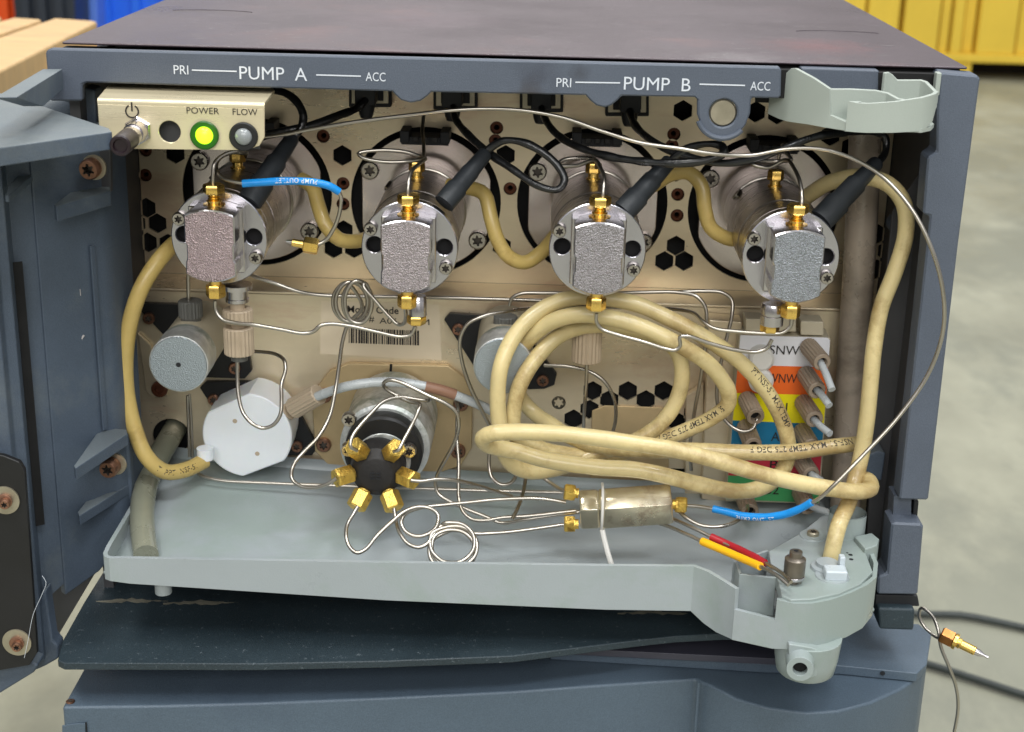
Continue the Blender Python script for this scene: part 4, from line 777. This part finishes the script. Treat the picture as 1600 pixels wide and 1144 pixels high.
for k in range(3):
    for s_ in (-1,1): q=Vector((vc.x+s_*.12,-.62,vc.z+.12-.12*k)); emb.box((q.x-.09,q.y,q.z-.018),(q.x+.09,q.y+.05,q.z+.018))
build(emb,'moulded_mark',M_DARK,vt)
# =================================================================== mixer block lying on the tray
m0=P(937,795,-.6); m1=P(1049,787,-.6)
mx=thing('flow_mixer','hexagonal stained steel mixer block lying above the tray','mixer',(m0+m1)/2)
def rothex(mb,p,q,r,seg=6,ph=0):
    ax=(q-p).normalized(); up=Vector((0,0,1)); a_=ax.cross(up).normalized(); b_=a_.cross(ax); vs=[]
    L=(q-p).length
    for h,rr in ((0,r*.95),(.08,r),(L-.12,r),(L,r*.93)):
        for k in range(6):
            th=ph+2*math.pi*k/6; vs.append(p+ax*h+(a_*math.cos(th)+b_*math.sin(th))*rr)
    fs=[(j*6+k,j*6+(k+1)%6,(j+1)*6+(k+1)%6,(j+1)*6+k) for j in range(3) for k in range(6)]+[tuple(range(6)),tuple(range(18,24))]; mb.add(vs,fs)
bb=MB(); rothex(bb,m0,m1,.9,ph=math.radians(22)); build(bb,'hex_body',M_SHELL,mx,bevel=.015)
bb=MB(); rothex(bb,P(906,796,-.6),m0-Vector((.01,0,0)),.88,ph=math.radians(22)); build(bb,'hex_cap',M_SHELL,mx,bevel=.03)
for pa,pb in (((904,771,-.6),(884,769,-.6)),((904,819,-.9),(883,819,-.9)),((1050,788,-.6),(1074,790,-.6))):
    A=P(*pa);B=P(*pb); bb=MB(); bb.lathe(A,B-A,[(0,.2),(.14,.2),(.14,.3),(.2,.3)],16); bb.lathe(A+(B-A).normalized()*.18,B-A,[(0,.32),(.05,.35),(.35,.35),(.4,.3)],hexa=True); build(bb,'gold_nut',M_BRASSP,mx,angle=30)
bb=MB(); ax=(m1-m0).normalized(); pp=[P(940,792,-.6)+Vector((0,-math.cos(t_)*.93,math.sin(t_)*.93)) for t_ in [math.radians(-110+i*10) for i in range(24)]]; bb.tube(pp,.055,8); 
bb.tube(path([(941,828,-1.3),(944,842,-1.4),(950,865,-1.6),(956,884,-1.7)]),.11,8); tag(build(bb,'cable_tie',M_WHITE),'white cable tie looped round the steel mixer block','cable tie')
# =================================================================== solvent manifold
YV=4.2
mv=thing('solvent_manifold','solvent valve manifold with coloured port label and ribbed knobs','manifold',P(1220,650,YV))
zl=lambda l:[P(a,b,YV) for a,b in l]
bands=[('white_band',M_LWHITE,[(1157,524),(1293,528),(1297,532),(1294,574),(1153,570)]),('orange_band',M_LOR,[(1153,570),(1294,574),(1291,618),(1149,614)]),('yellow_band',M_LYEL,[(1149,614),(1291,618),(1287,663),(1145,657)]),
 ('blue_band',M_LBLUE,[(1145,657),(1287,663),(1284,706),(1142,700)]),('red_band',M_LRED,[(1142,700),(1284,706),(1281,748),(1138,743)]),('green_band',M_LGRN,[(1138,743),(1281,748),(1279,786),(1135,780)])]
for nm,mm,pl in bands:
    bb=MB(); bb.prism(zl(pl),(0,.05,0)); build(bb,nm,mm,mv)
bb=MB(); bb.prism([P(a,b,YV+.06) for a,b in ((1155,524),(1298,528),(1281,788),(1133,784))],(0,1.4,0)); build(bb,'manifold_body',M_CREAM,mv,bevel=.06)
for a0,b0 in ((1165,498),(1208,496),(1251,502)):
    bb=MB(); bb.prism([P(a,b,YV+.1) for a,b in ((a0,b0),(a0+36,b0+1),(a0+36,b0+23),(a0,b0+22))],(0,1.0,0)); build(bb,'connector_block',M_CREAM,mv,bevel=.05)
for tx,a,b in (('SNW',1226,547),('WNW',1222,591),('A1',1219,636),('A2',1216,682),('B1',1214,726),('B2',1206,765)): flat_text('lettering',tx,a,b,YV,14,M_PRINTK,mv,46 if len(tx)>2 else 22,off=.03)
def knob(pa,pb,m=M_PEEKD):
    A=P(*pa);B=P(*pb); ax=(B-A).normalized(); L=(B-A).length; bb=MB(); n=40; vs=[];fs=[]
    bb.lathe(A,ax,[(0,.3),(.05,.36),(L-.04,.37),(L,.34),(L,.22),(L-.4,.2)],n,knurl=.0,cap=False); bb.lathe(A,ax,[(.08,.39),(L-.1,.39)],36,knurl=.08,cap=False); k_=build(bb,'ribbed_knob',m,mv)
    bb=MB(); bb.lathe(A+ax*(L-.3),ax,[(0,.21),(.01,.21)],16); build(bb,'knob_bore',M_BLACK,k_); return k_
def cut(pts,r=.155):
    pp=path(pts,.15); bb=MB(); bb.tube(pp,r,14); return build(bb,'cut_tube',M_TEFLON,mv,fix=False)
for (xa,ya,xb,yb) in ((1262,540,1285,567),(1258,583,1277,611),(1254,627,1273,656),(1252,672,1268,699),(1250,716,1268,743),(1250,768,1262,792),(1166,622,1181,652),(1164,665,1177,697),(1161,773,1172,800)): knob((xa,ya,YV),(xb,yb,YV-1.6))
cut([(1281,564,YV-1.2),(1290,583,YV-1.9),(1300,609,YV-2.6)]); cut([(1275,608,YV-1.2),(1285,619,YV-1.8),(1296,634,YV-2.3)]); cut([(1270,654,YV-1.2),(1281,665,YV-1.8),(1297,678,YV-2.4)]); cut([(1265,739,YV-1.2),(1272,744,YV-1.8),(1285,752,YV-2.0)]); cut([(1258,786,YV-1.2),(1272,793,YV-1.8),(1298,802,YV-2.4)])
for a_,b_ in ((1188,556),(1187,590)): bb=MB(); bb.lathe(P(a_,b_,YV),(0,-1,0),[(0,.52),(.5,.52),(.62,.4)],28); build(bb,'white_plug',M_WHITE,mv)
# =================================================================== cables
def boot(pa,pb,r0,r1,parent,name='strain_relief'):
    A=P(*pa);B=P(*pb); L=(B-A).length; bb=MB(); bb.lathe(A,B-A,[(0,r0),(L*.3,r0),(L*.34,r0*.86),(L*.62,r0*.84),(L*.66,r1*1.15),(L*.97,r1),(L,r1*.8)],28); return build(bb,name,M_BOOT,parent,angle=50)
def cable(label, pts, bt_, plug, r=.155):
    pp=path(pts,.12); bb=MB(); bb.tube(pp,r,14,rj=.25); o=build(bb,'sensor_cable',M_CABLE,None,fix=False,angle=60); tag(o,label,'cable','black sensor cables to the pump heads'); ROOT[o]=Vector((0,0,0))
    if bt_: boot(*bt_,o)
    if plug:
        a=P(*plug); bb=MB(); bb.box((a.x-.42,a.y-.9,a.z-.35),(a.x+.42,a.y+.4,a.z+.4)); bb.lathe(a+Vector((0,-.3,-.3)),(0,-.3,-1),[(0,.4),(.5,.3),(.7,.22)],20); build(bb,'plug',M_DARK,o,bevel=.05)
    return o
cable('black cable from the first port running left to the leftmost pump head',[(572,156,6.4),(556,170,6.0),(530,180,5.2),(505,190,4.6),(478,199,4.2),(450,204,4),(420,210,4),(400,216,4)],None,(574,146,7.2),.17)
cable('black cable arching behind the switch box into the leftmost pump boot',[(425,141,5.0),(447,146,4.6),(466,162,4.2),(474,182,4.0),(470,200,3.8),(458,218,3.6)],((388,318,1.2),(458,214,3.5),.5,.3),None,.15)
cable('black cable looping from the second port to the second pump boot',[(708,166,6.4),(712,186,5.6),(735,214,4.2),(765,240,3.0),(800,264,2.2),(842,291,1.6),(872,296,1.5),(882,282,1.6),(872,260,1.8),(845,236,2.0),(815,222,2.2),(787,220,2.4),(768,230,2.6),(756,240,2.6)],((694,318,1.2),(760,238,2.6),.43,.29),(708,150,7.2))
cable('black cable from the third port swinging wide to the third pump boot',[(846,168,6.4),(852,186,5.4),(868,208,4.2),(895,226,3.2),(945,243,2.2),(1000,252,1.4),(1060,255,.9),(1105,250,.8),(1130,240,.9),(1128,229,1.2),(1105,225,1.5),(1075,232,1.9),(1055,245,2.1),(1044,256,2.2)],((974,331,1.2),(1048,250,2.3),.47,.3),(846,154,7.2))
cable('black cable from the fourth port reaching under the latch cup to the rightmost boot',[(984,174,6.4),(990,192,5.4),(1008,212,4.0),(1040,232,2.6),(1080,246,1.8),(1130,255,1.2),(1180,248,.9),(1225,232,.9),(1270,215,1.4),(1320,207,2.4),(1360,205,3.2),(1382,214,3.4),(1384,235,3.2),(1372,255,2.6)],((1282,345,1.2),(1372,252,2.6),.5,.3),(984,158,7.2))
def near(pts,q,lo=0.,hi=1.):
    L=[0]
    for a_,b_ in zip(pts[:-1],pts[1:]): L.append(L[-1]+(b_-a_).length)
    i=min(range(len(pts)),key=lambda k:(pts[k]-q).length if lo<=k/len(pts)<=hi else 1e9); return L[i]
# =================================================================== beige hoses
HR=.325
_,_LP=tube_thing('purge_hose','yellowed hose bowing down the left side of the cabinet','hose',[(330,352,4.5),(285,372,3.6),(252,402,2.6),(222,448,2.0),(204,500,1.8),(196,560,1.8),(199,620,1.8),(212,675,1.6),(230,715,1.4),(258,737,1.6),(290,734,2.2),(320,720,3.0)],HR*1.02,M_HOSE2,20,.2)
lh_=bpy.data.objects['purge_hose']; ROOT[lh_]=Vector((0,0,0)); pl_=_LP; text_on('hose_lettering','T  PPT  NSF-51',pl_,near(pl_,P(243,727,1.3)),.16,M_INK,lh_,HR,roll=-.1)
_,hp=tube_thing('purge_hose','yellowed hose sagging between the first and second pump heads','hose',[(470,280,5),(488,292,4.6),(497,320,4.2),(508,350,3.8),(530,374,3.8),(556,377,4.2),(585,368,5.2)],.3,M_HOSE2,18,.2)
tube_thing('purge_hose','yellowed hose sagging between the second and third pump heads','hose',[(700,290,5.0),(735,294,4.6),(757,304,4.2),(767,340,3.8),(778,376,3.6),(796,402,3.6),(820,410,3.8),(845,395,4.2),(868,368,5.0)],.3,M_HOSE2,18,.2)
tube_thing('purge_hose','yellowed hose sagging between the third and fourth pump heads','hose',[(1020,290,5.2),(1050,272,4.8),(1076,270,4.6),(1096,290,4.4),(1101,325,4.2),(1110,355,4.2),(1135,372,4.6),(1165,374,5.6)],.3,M_HOSE2,18,.2)
h4,h4p=tube_thing('drain_hose','yellowed hose arching from the rightmost pump head down into the tray cover','hose',[(1240,325,5.6),(1268,302,4.6),(1300,284,3.6),(1345,276,2.8),(1388,288,2.2),(1412,318,2.0),(1415,365,1.9),(1398,425,1.7),(1377,480,1.5),(1366,540,1.2),(1360,600,.9),(1354,660,.6),(1345,715,.4),(1336,750,.1),(1326,785,-.8),(1310,822,Pz(1310,822,ZLP+1.2).y),(1298,872,Pz(1298,872,ZLP).y),(1296,880,Pz(1296,880,ZLP-.3).y)],HR,M_HOSE,20,.2)
H5=[(1352,692,1.6),(1300,698,1.2),(1240,706,1.0),(1160,707,.8),(1086,704,.8),(1020,704,.9),(950,700,1.2),(890,682,1.8),(862,664,2.3),(838,648,2.8),(818,628,3.0),(803,600,2.6),(803,572,2.1),(815,545,1.8),(836,520,1.5),(866,501,1.3),(904,492,1.1),(950,496,.9),(998,509,.8),(1039,527,.7),(1072,545,.7),(1104,566,.8),(1126,590,.9),(1138,613,1.1),(1136,634,1.3),(1112,653,1.5),(1082,668,1.7),(1050,682,1.8),(1010,694,2.0),
 (960,712,1.8),(900,712,1.4),(840,700,1.0),(806,682,.8),(801,655,.7),(805,628,.8),(813,600,.9),(828,573,1.1),(846,550,1.4),(872,526,1.8),(900,513,2.2),(940,508,2.4),(990,514,2.4),(1036,530,2.3),(1060,553,2.2),(1066,585,2.1),(1060,618,2.0),(1044,648,1.9),(1020,672,1.8),(985,692,1.7),(935,708,1.5),
 (885,727,1.2),(850,736,.7),(822,736,.4),(800,726,.2),(787,705,.1),(782,675,.2),(778,640,.3),(778,605,.4),(782,575,.5),(793,544,.8),(812,514,1.2),(840,488,1.6),(876,470,1.9),(916,464,2.0),(960,468,2.0),(1000,477,1.9),(1042,496,1.7),(1080,515,1.6),(1118,538,1.5),(1158,567,1.4),(1193,605,1.5),(1215,641,1.6),(1229,678,1.7),(1232,708,1.7),(1224,733,1.2),(1206,753,.4),(1180,765,-.3),(1149,768,-.6),(1092,757,-.8),(1042,744,-.9),(992,734,-.9),(941,731,-.9),(891,725,-.9),(841,716,-.8),(809,706,-.8),(780,700,-.9),(760,694,-1.2),(755,684,-1.7),(770,677,-2.0),(803,675,-2.0),(866,677,-1.9),(929,684,-1.8),(992,693,-1.7),(1055,703,-1.6),(1118,719,-1.6),(1180,738,-1.6),(1240,753,-1.5),(1300,764,-1.4),(1340,768,-1.2),(1360,764,-.7),(1358,752,.0),(1340,745,1.3)]
pp5=path(H5,.2); bb=MB(); bb.tube(pp5,HR,20,rj=.05); h5=build(bb,'coiled_hose',M_HOSE,None,fix=False,angle=60); tag(h5,'long beige hose coiled loosely in front of the lower panel','hose'); ROOT[h5]=Vector((0,0,0))
text_on('hose_lettering','PT NSF-51 MAX TEMP 275 DEG F',pp5,near(pp5,P(1343,694,1.6)),.19,M_INK,h5,HR,roll=-.5,spacing=1.05)
text_on('hose_lettering','51 MAX TEMP 275 DEG F',pp5,near(pp5,P(1134,636,1.3)),.18,M_INK,h5,HR,roll=-.35,spacing=1.0)
text_on('hose_lettering','PT NSF-51 MAX TEMP',pp5,near(pp5,P(1166,576,1.5)),.19,M_INK,h5,HR,roll=.35,spacing=1.0)
# =================================================================== capillary tubes
CT=[0]
def cap(label,pts,r=.078,group='bent steel capillary tubes'):
    o,pp=tube_thing('capillary_tube',label,'tube',pts,r,M_TUBE,10,.1,group); ROOT[o]=Vector((0,0,0)); return o,pp
def sleeve(parent,pts,r,m,text=None,name='sleeve',s0=.3,roll=0,cap_=.13,rj=.08):
    pp=path(pts,.12); bb=MB(); bb.tube(pp,r,16,rj=rj); s_=build(bb,name,m,parent,fix=False,angle=60)
    if text: text_on('sleeve_lettering',text,pp,s0,cap_,M_PRINT,s_,r,roll=roll,spacing=1.15)
    return s_
o,pp=cap('long steel tube arching over the pumps and down the right side',[(400,216,2.6),(440,211,2.4),(480,203,2.2),(560,190,1.8),(640,180,1.5),(700,173,1.3),(760,170,1.2),(820,173,1.0),(880,184,.8),(940,205,.4),(1000,223,.0),(1060,232,-.1),(1110,240,0),(1170,243,.3),(1230,233,.4),(1280,233,.2),(1330,247,-.3),(1380,277,-1.0),(1425,328,-1.6),(1458,395,-2.0),(1474,460,-2.1),(1473,520,-2.0),(1450,585,-2.0),(1405,650,-2.2),(1350,710,-2.6),(1305,756,-3.0),(1285,775,-3.0),(1268,786,-2.8),(1235,801,-2.4),(1200,807,-2.0),(1160,806,-1.6),(1120,797,-1.2),(1095,792,-.9),(1070,790,-.7)])
sleeve(o,[(1268,785,-2.8),(1250,795,-2.6),(1225,804,-2.3),(1195,808,-2.0),(1160,806,-1.6),(1135,800,-1.3),(1114,795,-1.1)][::-1],.15,M_BLUE,'PUMP OUTLET',s0=1.0,roll=.9*-1)
o,pp=cap('steel tube with blue sleeve and dangling gold nut by the leftmost pump',[(333,297,-.02),(333,270,0),(336,254,.1),(352,241,.5),(375,236,1.0),(385,240,1.6),(365,238,1.8),(345,246,1.2),(338,262,.4),(348,278,-.2),(380,286,-.5),(430,284,-.5),(480,285,-.4),(515,292,-.3),(531,303,-.2),(531,330,.0),(521,358,.2),(508,376,.3),(490,385,.2)])
sleeve(o,[(379,287,-.5),(410,285,-.5),(450,283,-.5),(490,285,-.45),(515,291,-.35),(530,300,-.25)][::-1],.15,M_BLUE,'PUMP OUTLET',s0=.9,roll=-.3)
A=P(497,386,.2);B=P(446,377,.2); ax=(B-A).normalized(); bb=MB(); bb.lathe(A,ax,[(0,.3),(.1,.33),(.52,.33),(.56,.28)],hexa=True); bb.lathe(A+ax*.5,ax,[(0,.16),(.5,.15),(.52,.12)],16); build(bb,'gold_nut',M_BRASS,o,angle=30); bb=MB(); bb.lathe(A+ax*1.0,ax,[(0,.12),(.25,.06)],14); build(bb,'ferrule',M_STEEL,o)
def loop_pump(i,label,pts,r=.07): cap(label,pts,r)
cap('steel tube looping above the second pump head',[(637,312,0),(638,290,.1),(642,270,.6),(655,256,1.6),(664,248,2.6),(640,252,3.0),(600,253,3.0),(566,246,3.1),(560,240,3.2),(590,235,3.3),(630,237,3.4),(655,244,3.6),(661,248,4.4),(662,225,5.6),(660,205,6.6),(662,180,7)])
cap('steel tube looping above the third pump head',[(941,316,0),(943,295,.1),(944,278,.5),(938,262,1.4),(928,250,2.4),(900,259,2.8),(872,258,3.0),(880,250,3.2),(910,247,3.4),(930,250,3.8),(932,262,4.6)])
cap('steel tube looping above the rightmost pump head',[(1251,335,0),(1253,310,.1),(1250,285,.7),(1240,262,1.6),(1228,250,2.4),(1200,262,2.8),(1175,256,3.0),(1182,252,3.2),(1210,252,3.4),(1236,250,3.2),(1226,236,3.6),(1222,228,4.4),(1213,262,4.9)])
cap('steel tube standing behind the leftmost pump nut under the lamp box',[(384,232,4.2),(384,245,4.8)],.07)
cap('bent steel tube between the first two bottom nuts',[(336,470,0),(337,484,0),(346,498,-.1),(365,504,-.2),(400,508,-.4),(440,515,-.4),(475,521,-.4),(490,518,-.4),(500,509,-.4),(515,506,-.3),(545,509,-.3),(590,519,-.2),(625,526,-.1),(642,523,-.1),(649,510,-.1)])
co=[(633,480,0),(634,492,.2),(631,505,.6),(622,507,.8),(606,492,.9),(585,468,1.0),(568,447,1.1)]
for k in range(4):
    cxx=560-4*k+3*math.sin(k*2); 
    for a_ in range(0,360,45): co.append((cxx+(21+2*k)*math.cos(math.radians(60-a_)),472-(34-k)*math.sin(math.radians(60-a_)),1.2+.28*k+.02*a_/45))
co+=[(566,480,2.4),(545,505,2.4),(536,530,2.3),(530,570,2.1),(524,610,1.8),(515,650,1.2),(498,682,.6),(475,706,.2),(458,728,-.2),(456,748,-.4),(470,760,-.7),(492,762,-.9),(512,756,-1.0),(526,747,-1.0)]
cap('steel tube coiled in tight rings left of the second pump bottom nut',co)
cap('long straight steel tube along the ledge behind the pump bottoms',[(378,424,3.6),(400,433,4.3),(430,443,4.6),(465,455,4.6),(500,461,4.5),(560,463,4.6),(640,464,4.6),(760,467,4.6),(860,470,4.6),(900,471,4.6)])
cap('steel tube from the third pump bottom nut crossing the hose coil',[(932,490,0),(932,503,0),(940,514,0),(965,523,-.1),(1005,534,-.2),(1040,545,-.2),(1055,547,-.2),(1063,540,-.2),(1062,527,-.2),(1072,525,-.2),(1110,537,-.1),(1150,547,0),(1182,550,.1),(1198,544,.1),(1206,531,.1)])
cap('steel tube from the rightmost bottom nut running behind the coil to the left',[(1237,498,0),(1235,510,0),(1222,520,0),(1195,521,0),(1150,518,.2),(1115,513,.4),(1098,502,.8),(1085,490,1.4),(1062,484,2.2),(1000,481,3.4),(900,480,3.9),(830,482,3.2),(790,487,2.4),(755,494,2.0),(730,507,1.9),(719,530,1.9),(722,565,2.0),(735,605,2.1),(752,640,2.2),(768,672,2.4),(776,700,2.6)])
cap('steel tube bending over the knob of the hidden cylinder and behind the third pump',[(796,478,3.6),(800,466,3.6),(814,459,3.6),(850,458,3.6),(930,459,3.6),(1000,457,3.5),(1060,457,3.4),(1088,463,3.2),(1102,480,3.1),(1104,505,3.0),(1102,540,3.0),(1095,590,3.0),(1084,650,3.0),(1078,700,3.0),(1080,735,3.0)])
cap('steel tube bending down at the right end of the ledge into a manifold knob',[(1060,456,3.8),(1100,455,3.8),(1128,457,3.7),(1143,468,3.6),(1144,490,3.4),(1135,530,3.2),(1126,570,3.0),(1120,620,2.8),(1126,645,2.7),(1140,664,2.6),(1160,674,2.5),(1176,670,2.6),(1183,655,2.8)])
cap('steel tube elbow in the middle of the hose coil',[(850,571,4.2),(890,573,4.0),(920,580,3.9),(945,597,3.8),(960,625,3.8),(962,655,3.8),(956,680,3.8)])
cap('straight steel tube dropping from the ribbed knob inside the coil',[(917,560,3.0),(916,600,3.1),(913,640,3.3),(911,690,3.6)])
cap('steel tube hanging in a loop below the leftmost inlet fitting',[(371,556,.9),(371,590,.8),(373,620,.6),(380,645,.4),(393,661,.2),(410,669,.2),(427,664,.2),(438,648,.3),(440,625,.5),(440,600,.7),(446,578,1.0),(444,563,1.3),(432,554,1.8),(410,550,2.6),(385,549,3.2)])
cap('thin upright steel tube below the left zinc cylinder',[(293,618,4.0),(294,660,4.0),(296,714,3.8)],.06); cap('second thin upright steel tube beside it left of the white damper',[(296,616,4.1),(299,660,4.1),(301,716,3.9)],.06)
cap('steel tube rising from the left cylinder knob behind the pump',[(294,430,3.4),(295,480,3.4)],.08)
cap('steel tube lying along the rear edge of the tray',[(303,728,3.4),(312,741,3.2),(340,750,3.0),(420,755,3.0),(520,759,3.0),(640,763,3.0),(760,767,3.0),(880,770,2.8)])
o,pp=tube_thing('teflon_tube','milky plastic tube arching from the white damper over the selector valve','tube',[(490,622,3.3),(515,612,2.8),(550,602,2.1),(590,597,2.2),(630,598,2.3),(665,604,2.4),(690,610,2.5),(715,619,2.6),(745,631,2.8),(775,645,3.0)],.2,M_TEFLON,16,.15); ROOT[o]=Vector((0,0,0))
sleeve(o,[(664,604,2.4),(690,610,2.5),(711,617,2.6)],.235,M_BROWN,rj=0)
# valve tubes
V=lambda l:[(480+a/3.363,560+b/3.363,y) for a,b,y in l]
cap('steel tube from the upper left valve nut rising into the eye shaped loop',V([(262,485,-1.1),(228,462,-1.3),(238,410,-1.0),(285,345,-.6),(340,285,-.2),(400,228,.2),(480,204,.5),(560,212,.6),(630,222,.5),(650,208,.3),(600,170,.2)]))
cap('steel tube from the upper right valve nut looping and running to the mixer',V([(455,490,-1.1),(480,480,-1.3),(510,425,-1.0),(550,350,-.6),(588,265,-.2),(592,238,.1),(540,228,.4),(470,195,.6),(410,155,.6),(402,130,.4),(425,115,.3),(480,122,.2),(560,158,.1),(640,198,0),(730,238,0),(785,285,0),(797,345,0),(775,440,.2),(730,525,.4),(690,600,.5),(673,660,.5),(690,712,.4),(760,758,.2),(850,798,0),(940,833,-.2),(1020,865,-.3)])+[(820,812,-.5),(860,806,-.5),(905,800,-.5)])
cap('steel tube hanging down beside the selector valve and bending to the mixer',V([(772,200,3.2),(790,250,2.8),(788,340,2.2),(788,440,1.6),(796,540,1.2),(795,640,.8),(798,740,.3),(822,810,-.2),(870,848,-.5),(940,852,-.6),(1020,838,-.6)])+[(830,806,-.6),(900,798,-.6)])
cap('steel tube leaving the right valve nut towards the mixer',V([(545,640,-1.0),(600,645,-1.0),(680,636,-.8),(780,642,-.5),(870,662,0),(960,690,.6)])+[(800,776,1.0)])
cap('steel tube from the lower left valve nut with one wide ring on the tray',V([(266,778,-1.3),(245,815,-1.5),(212,870,-1.9),(204,930,-2.4),(222,990,-2.8),(262,1022,-3.0),(305,1005,-2.9),(370,930,-2.4),(450,855,-2.0),(520,800,-1.7),(590,780,-1.5),(650,790,-1.5),(688,825,-1.7),(678,885,-2.1),(630,925,-2.4),(570,935,-2.5),(515,908,-2.3),(494,860,-2.0),(520,815,-1.6),(600,785,-1.3),(720,770,-1.1),(840,758,-1.0),(1000,742,-.8)])+[(840,779,-.7),(884,785,-.6)])
sp=[(457,790,-1.3),(465,850,-1.6),(490,925,-2.3),(535,978,-2.7),(585,993,-2.8),(630,975,-2.7),(665,925,-2.4),(710,875,-2.1)]
for k in range(3):
    for a_ in range(0,360,45):
        th=math.radians(110-a_); sp.append((762+12*(k==1)+(118+2*k)*math.cos(th),968+22*k+(108+2*k)*math.sin(-th),-2.1-.55*(1-math.sin(th))/1-.06*k))
sp+=[(800,895,-2.0),(870,920,-1.9),(960,920,-1.8)]
cap('steel tube coiled in three rings on the tray by the front rim',V(sp)+[(800,831,-1.6),(880,820,-1.1)])
cap('short steel tube into the upper left mixer nut',[(846,745,.6),(862,756,.2),(880,767,-.5),(888,769,-.6)])
cap('steel tube hooking below the left end of the hose coil',[(765,704,1.0),(764,725,.9),(768,745,.7),(782,757,.5),(798,755,.6),(806,745,.8)])
cap('steel tube descending behind the mixer to the tray',[(822,745,1.2),(816,775,.4),(806,800,-.6),(800,812,-1.0)])
cap('steel tube curving from under the mixer up to a manifold knob',[(1062,800,-.6),(1078,813,-1.0),(1100,822,-1.2),(1130,822,-1.2),(1152,814,-.8),(1166,800,.4),(1168,790,2.2)])
o,pp=cap('steel tube with yellow sleeve leading to the drain union',[(1010,812,.4),(1045,823,-.6),(1075,836,-1.4),(1099,847,-2.0),(1150,868,-3.4),(1188,885,-4.6),(1215,900,-5.4),(1232,914,-5.9)]); sleeve(o,[(1097,846,-2.0),(1130,860,-2.8),(1165,875,-3.8),(1188,885,-4.6)],.16,M_YEL)
o,pp=cap('steel tube with red sleeve leading to the drain union',[(1015,798,.5),(1054,812,-.5),(1085,826,-1.3),(1113,840,-1.9),(1160,862,-3.0),(1196,880,-4.3),(1222,896,-5.1),(1236,910,-5.7)]); sleeve(o,[(1111,839,-1.9),(1140,852,-2.4),(1170,866,-3.4),(1195,880,-4.3)],.15,M_RED)
# hanging tube and cables to the right
o,pp=cap('steel tube dangling outside the right with a bronze fitting on its tip',[(1478,1000,2.5),(1462,995,3.0),(1445,980,3.4),(1436,962,3.6),(1440,950,3.6),(1456,962,3.2),(1466,985,2.6),(1470,1010,2.4),(1482,1040,2.2),(1493,1070,2.2),(1497,1105,2.4),(1490,1150,2.6)],.075)
A=P(1470,991,2.5);B=P(1541,1026,1.6); ax=(B-A).normalized(); bb=MB(); bb.lathe(A,ax,[(0,.33),(.06,.38),(.55,.38),(.6,.34)],hexa=True); build(bb,'bronze_nut',M_BRONZE,o,angle=30)
bb=MB(); bb.lathe(A+ax*.6,ax,[(0,.36),(.14,.36),(.15,.22),(.3,.24),(.32,.2),(.95,.2),(1.0,.15)],20); build(bb,'gold_neck',M_BRASS,o); bb=MB(); bb.lathe(A+ax*1.55,ax,[(0,.17),(.2,.15),(.4,.07),(.6,.06)],16); build(bb,'ferrule',M_STEEL,o)
def fcable(label,px):
    pts=spline([Pz(a,b,z) for a,b,z in px],1.); bb=MB(); bb.tube(pts,.34,14); tag(build(bb,'power_cable',M_CABLEG,fix=False),label,'cable')
fcable('upper dark cable crossing the concrete behind the dangling tube',[(1380,955,ZF+.5),(1450,960,ZF+.5),(1500,961,ZF+.5),(1550,970,ZF+.5),(1640,990,ZF+.5)])
fcable('lower dark cable crossing the concrete at the bottom right',[(1380,1020,ZF+.5),(1450,1038,ZF+.5),(1520,1060,ZF+.5),(1600,1086,ZF+.5),(1680,1110,ZF+.5)])
# smooth everything made of flagged bevels
print('objects', len(bpy.data.objects))
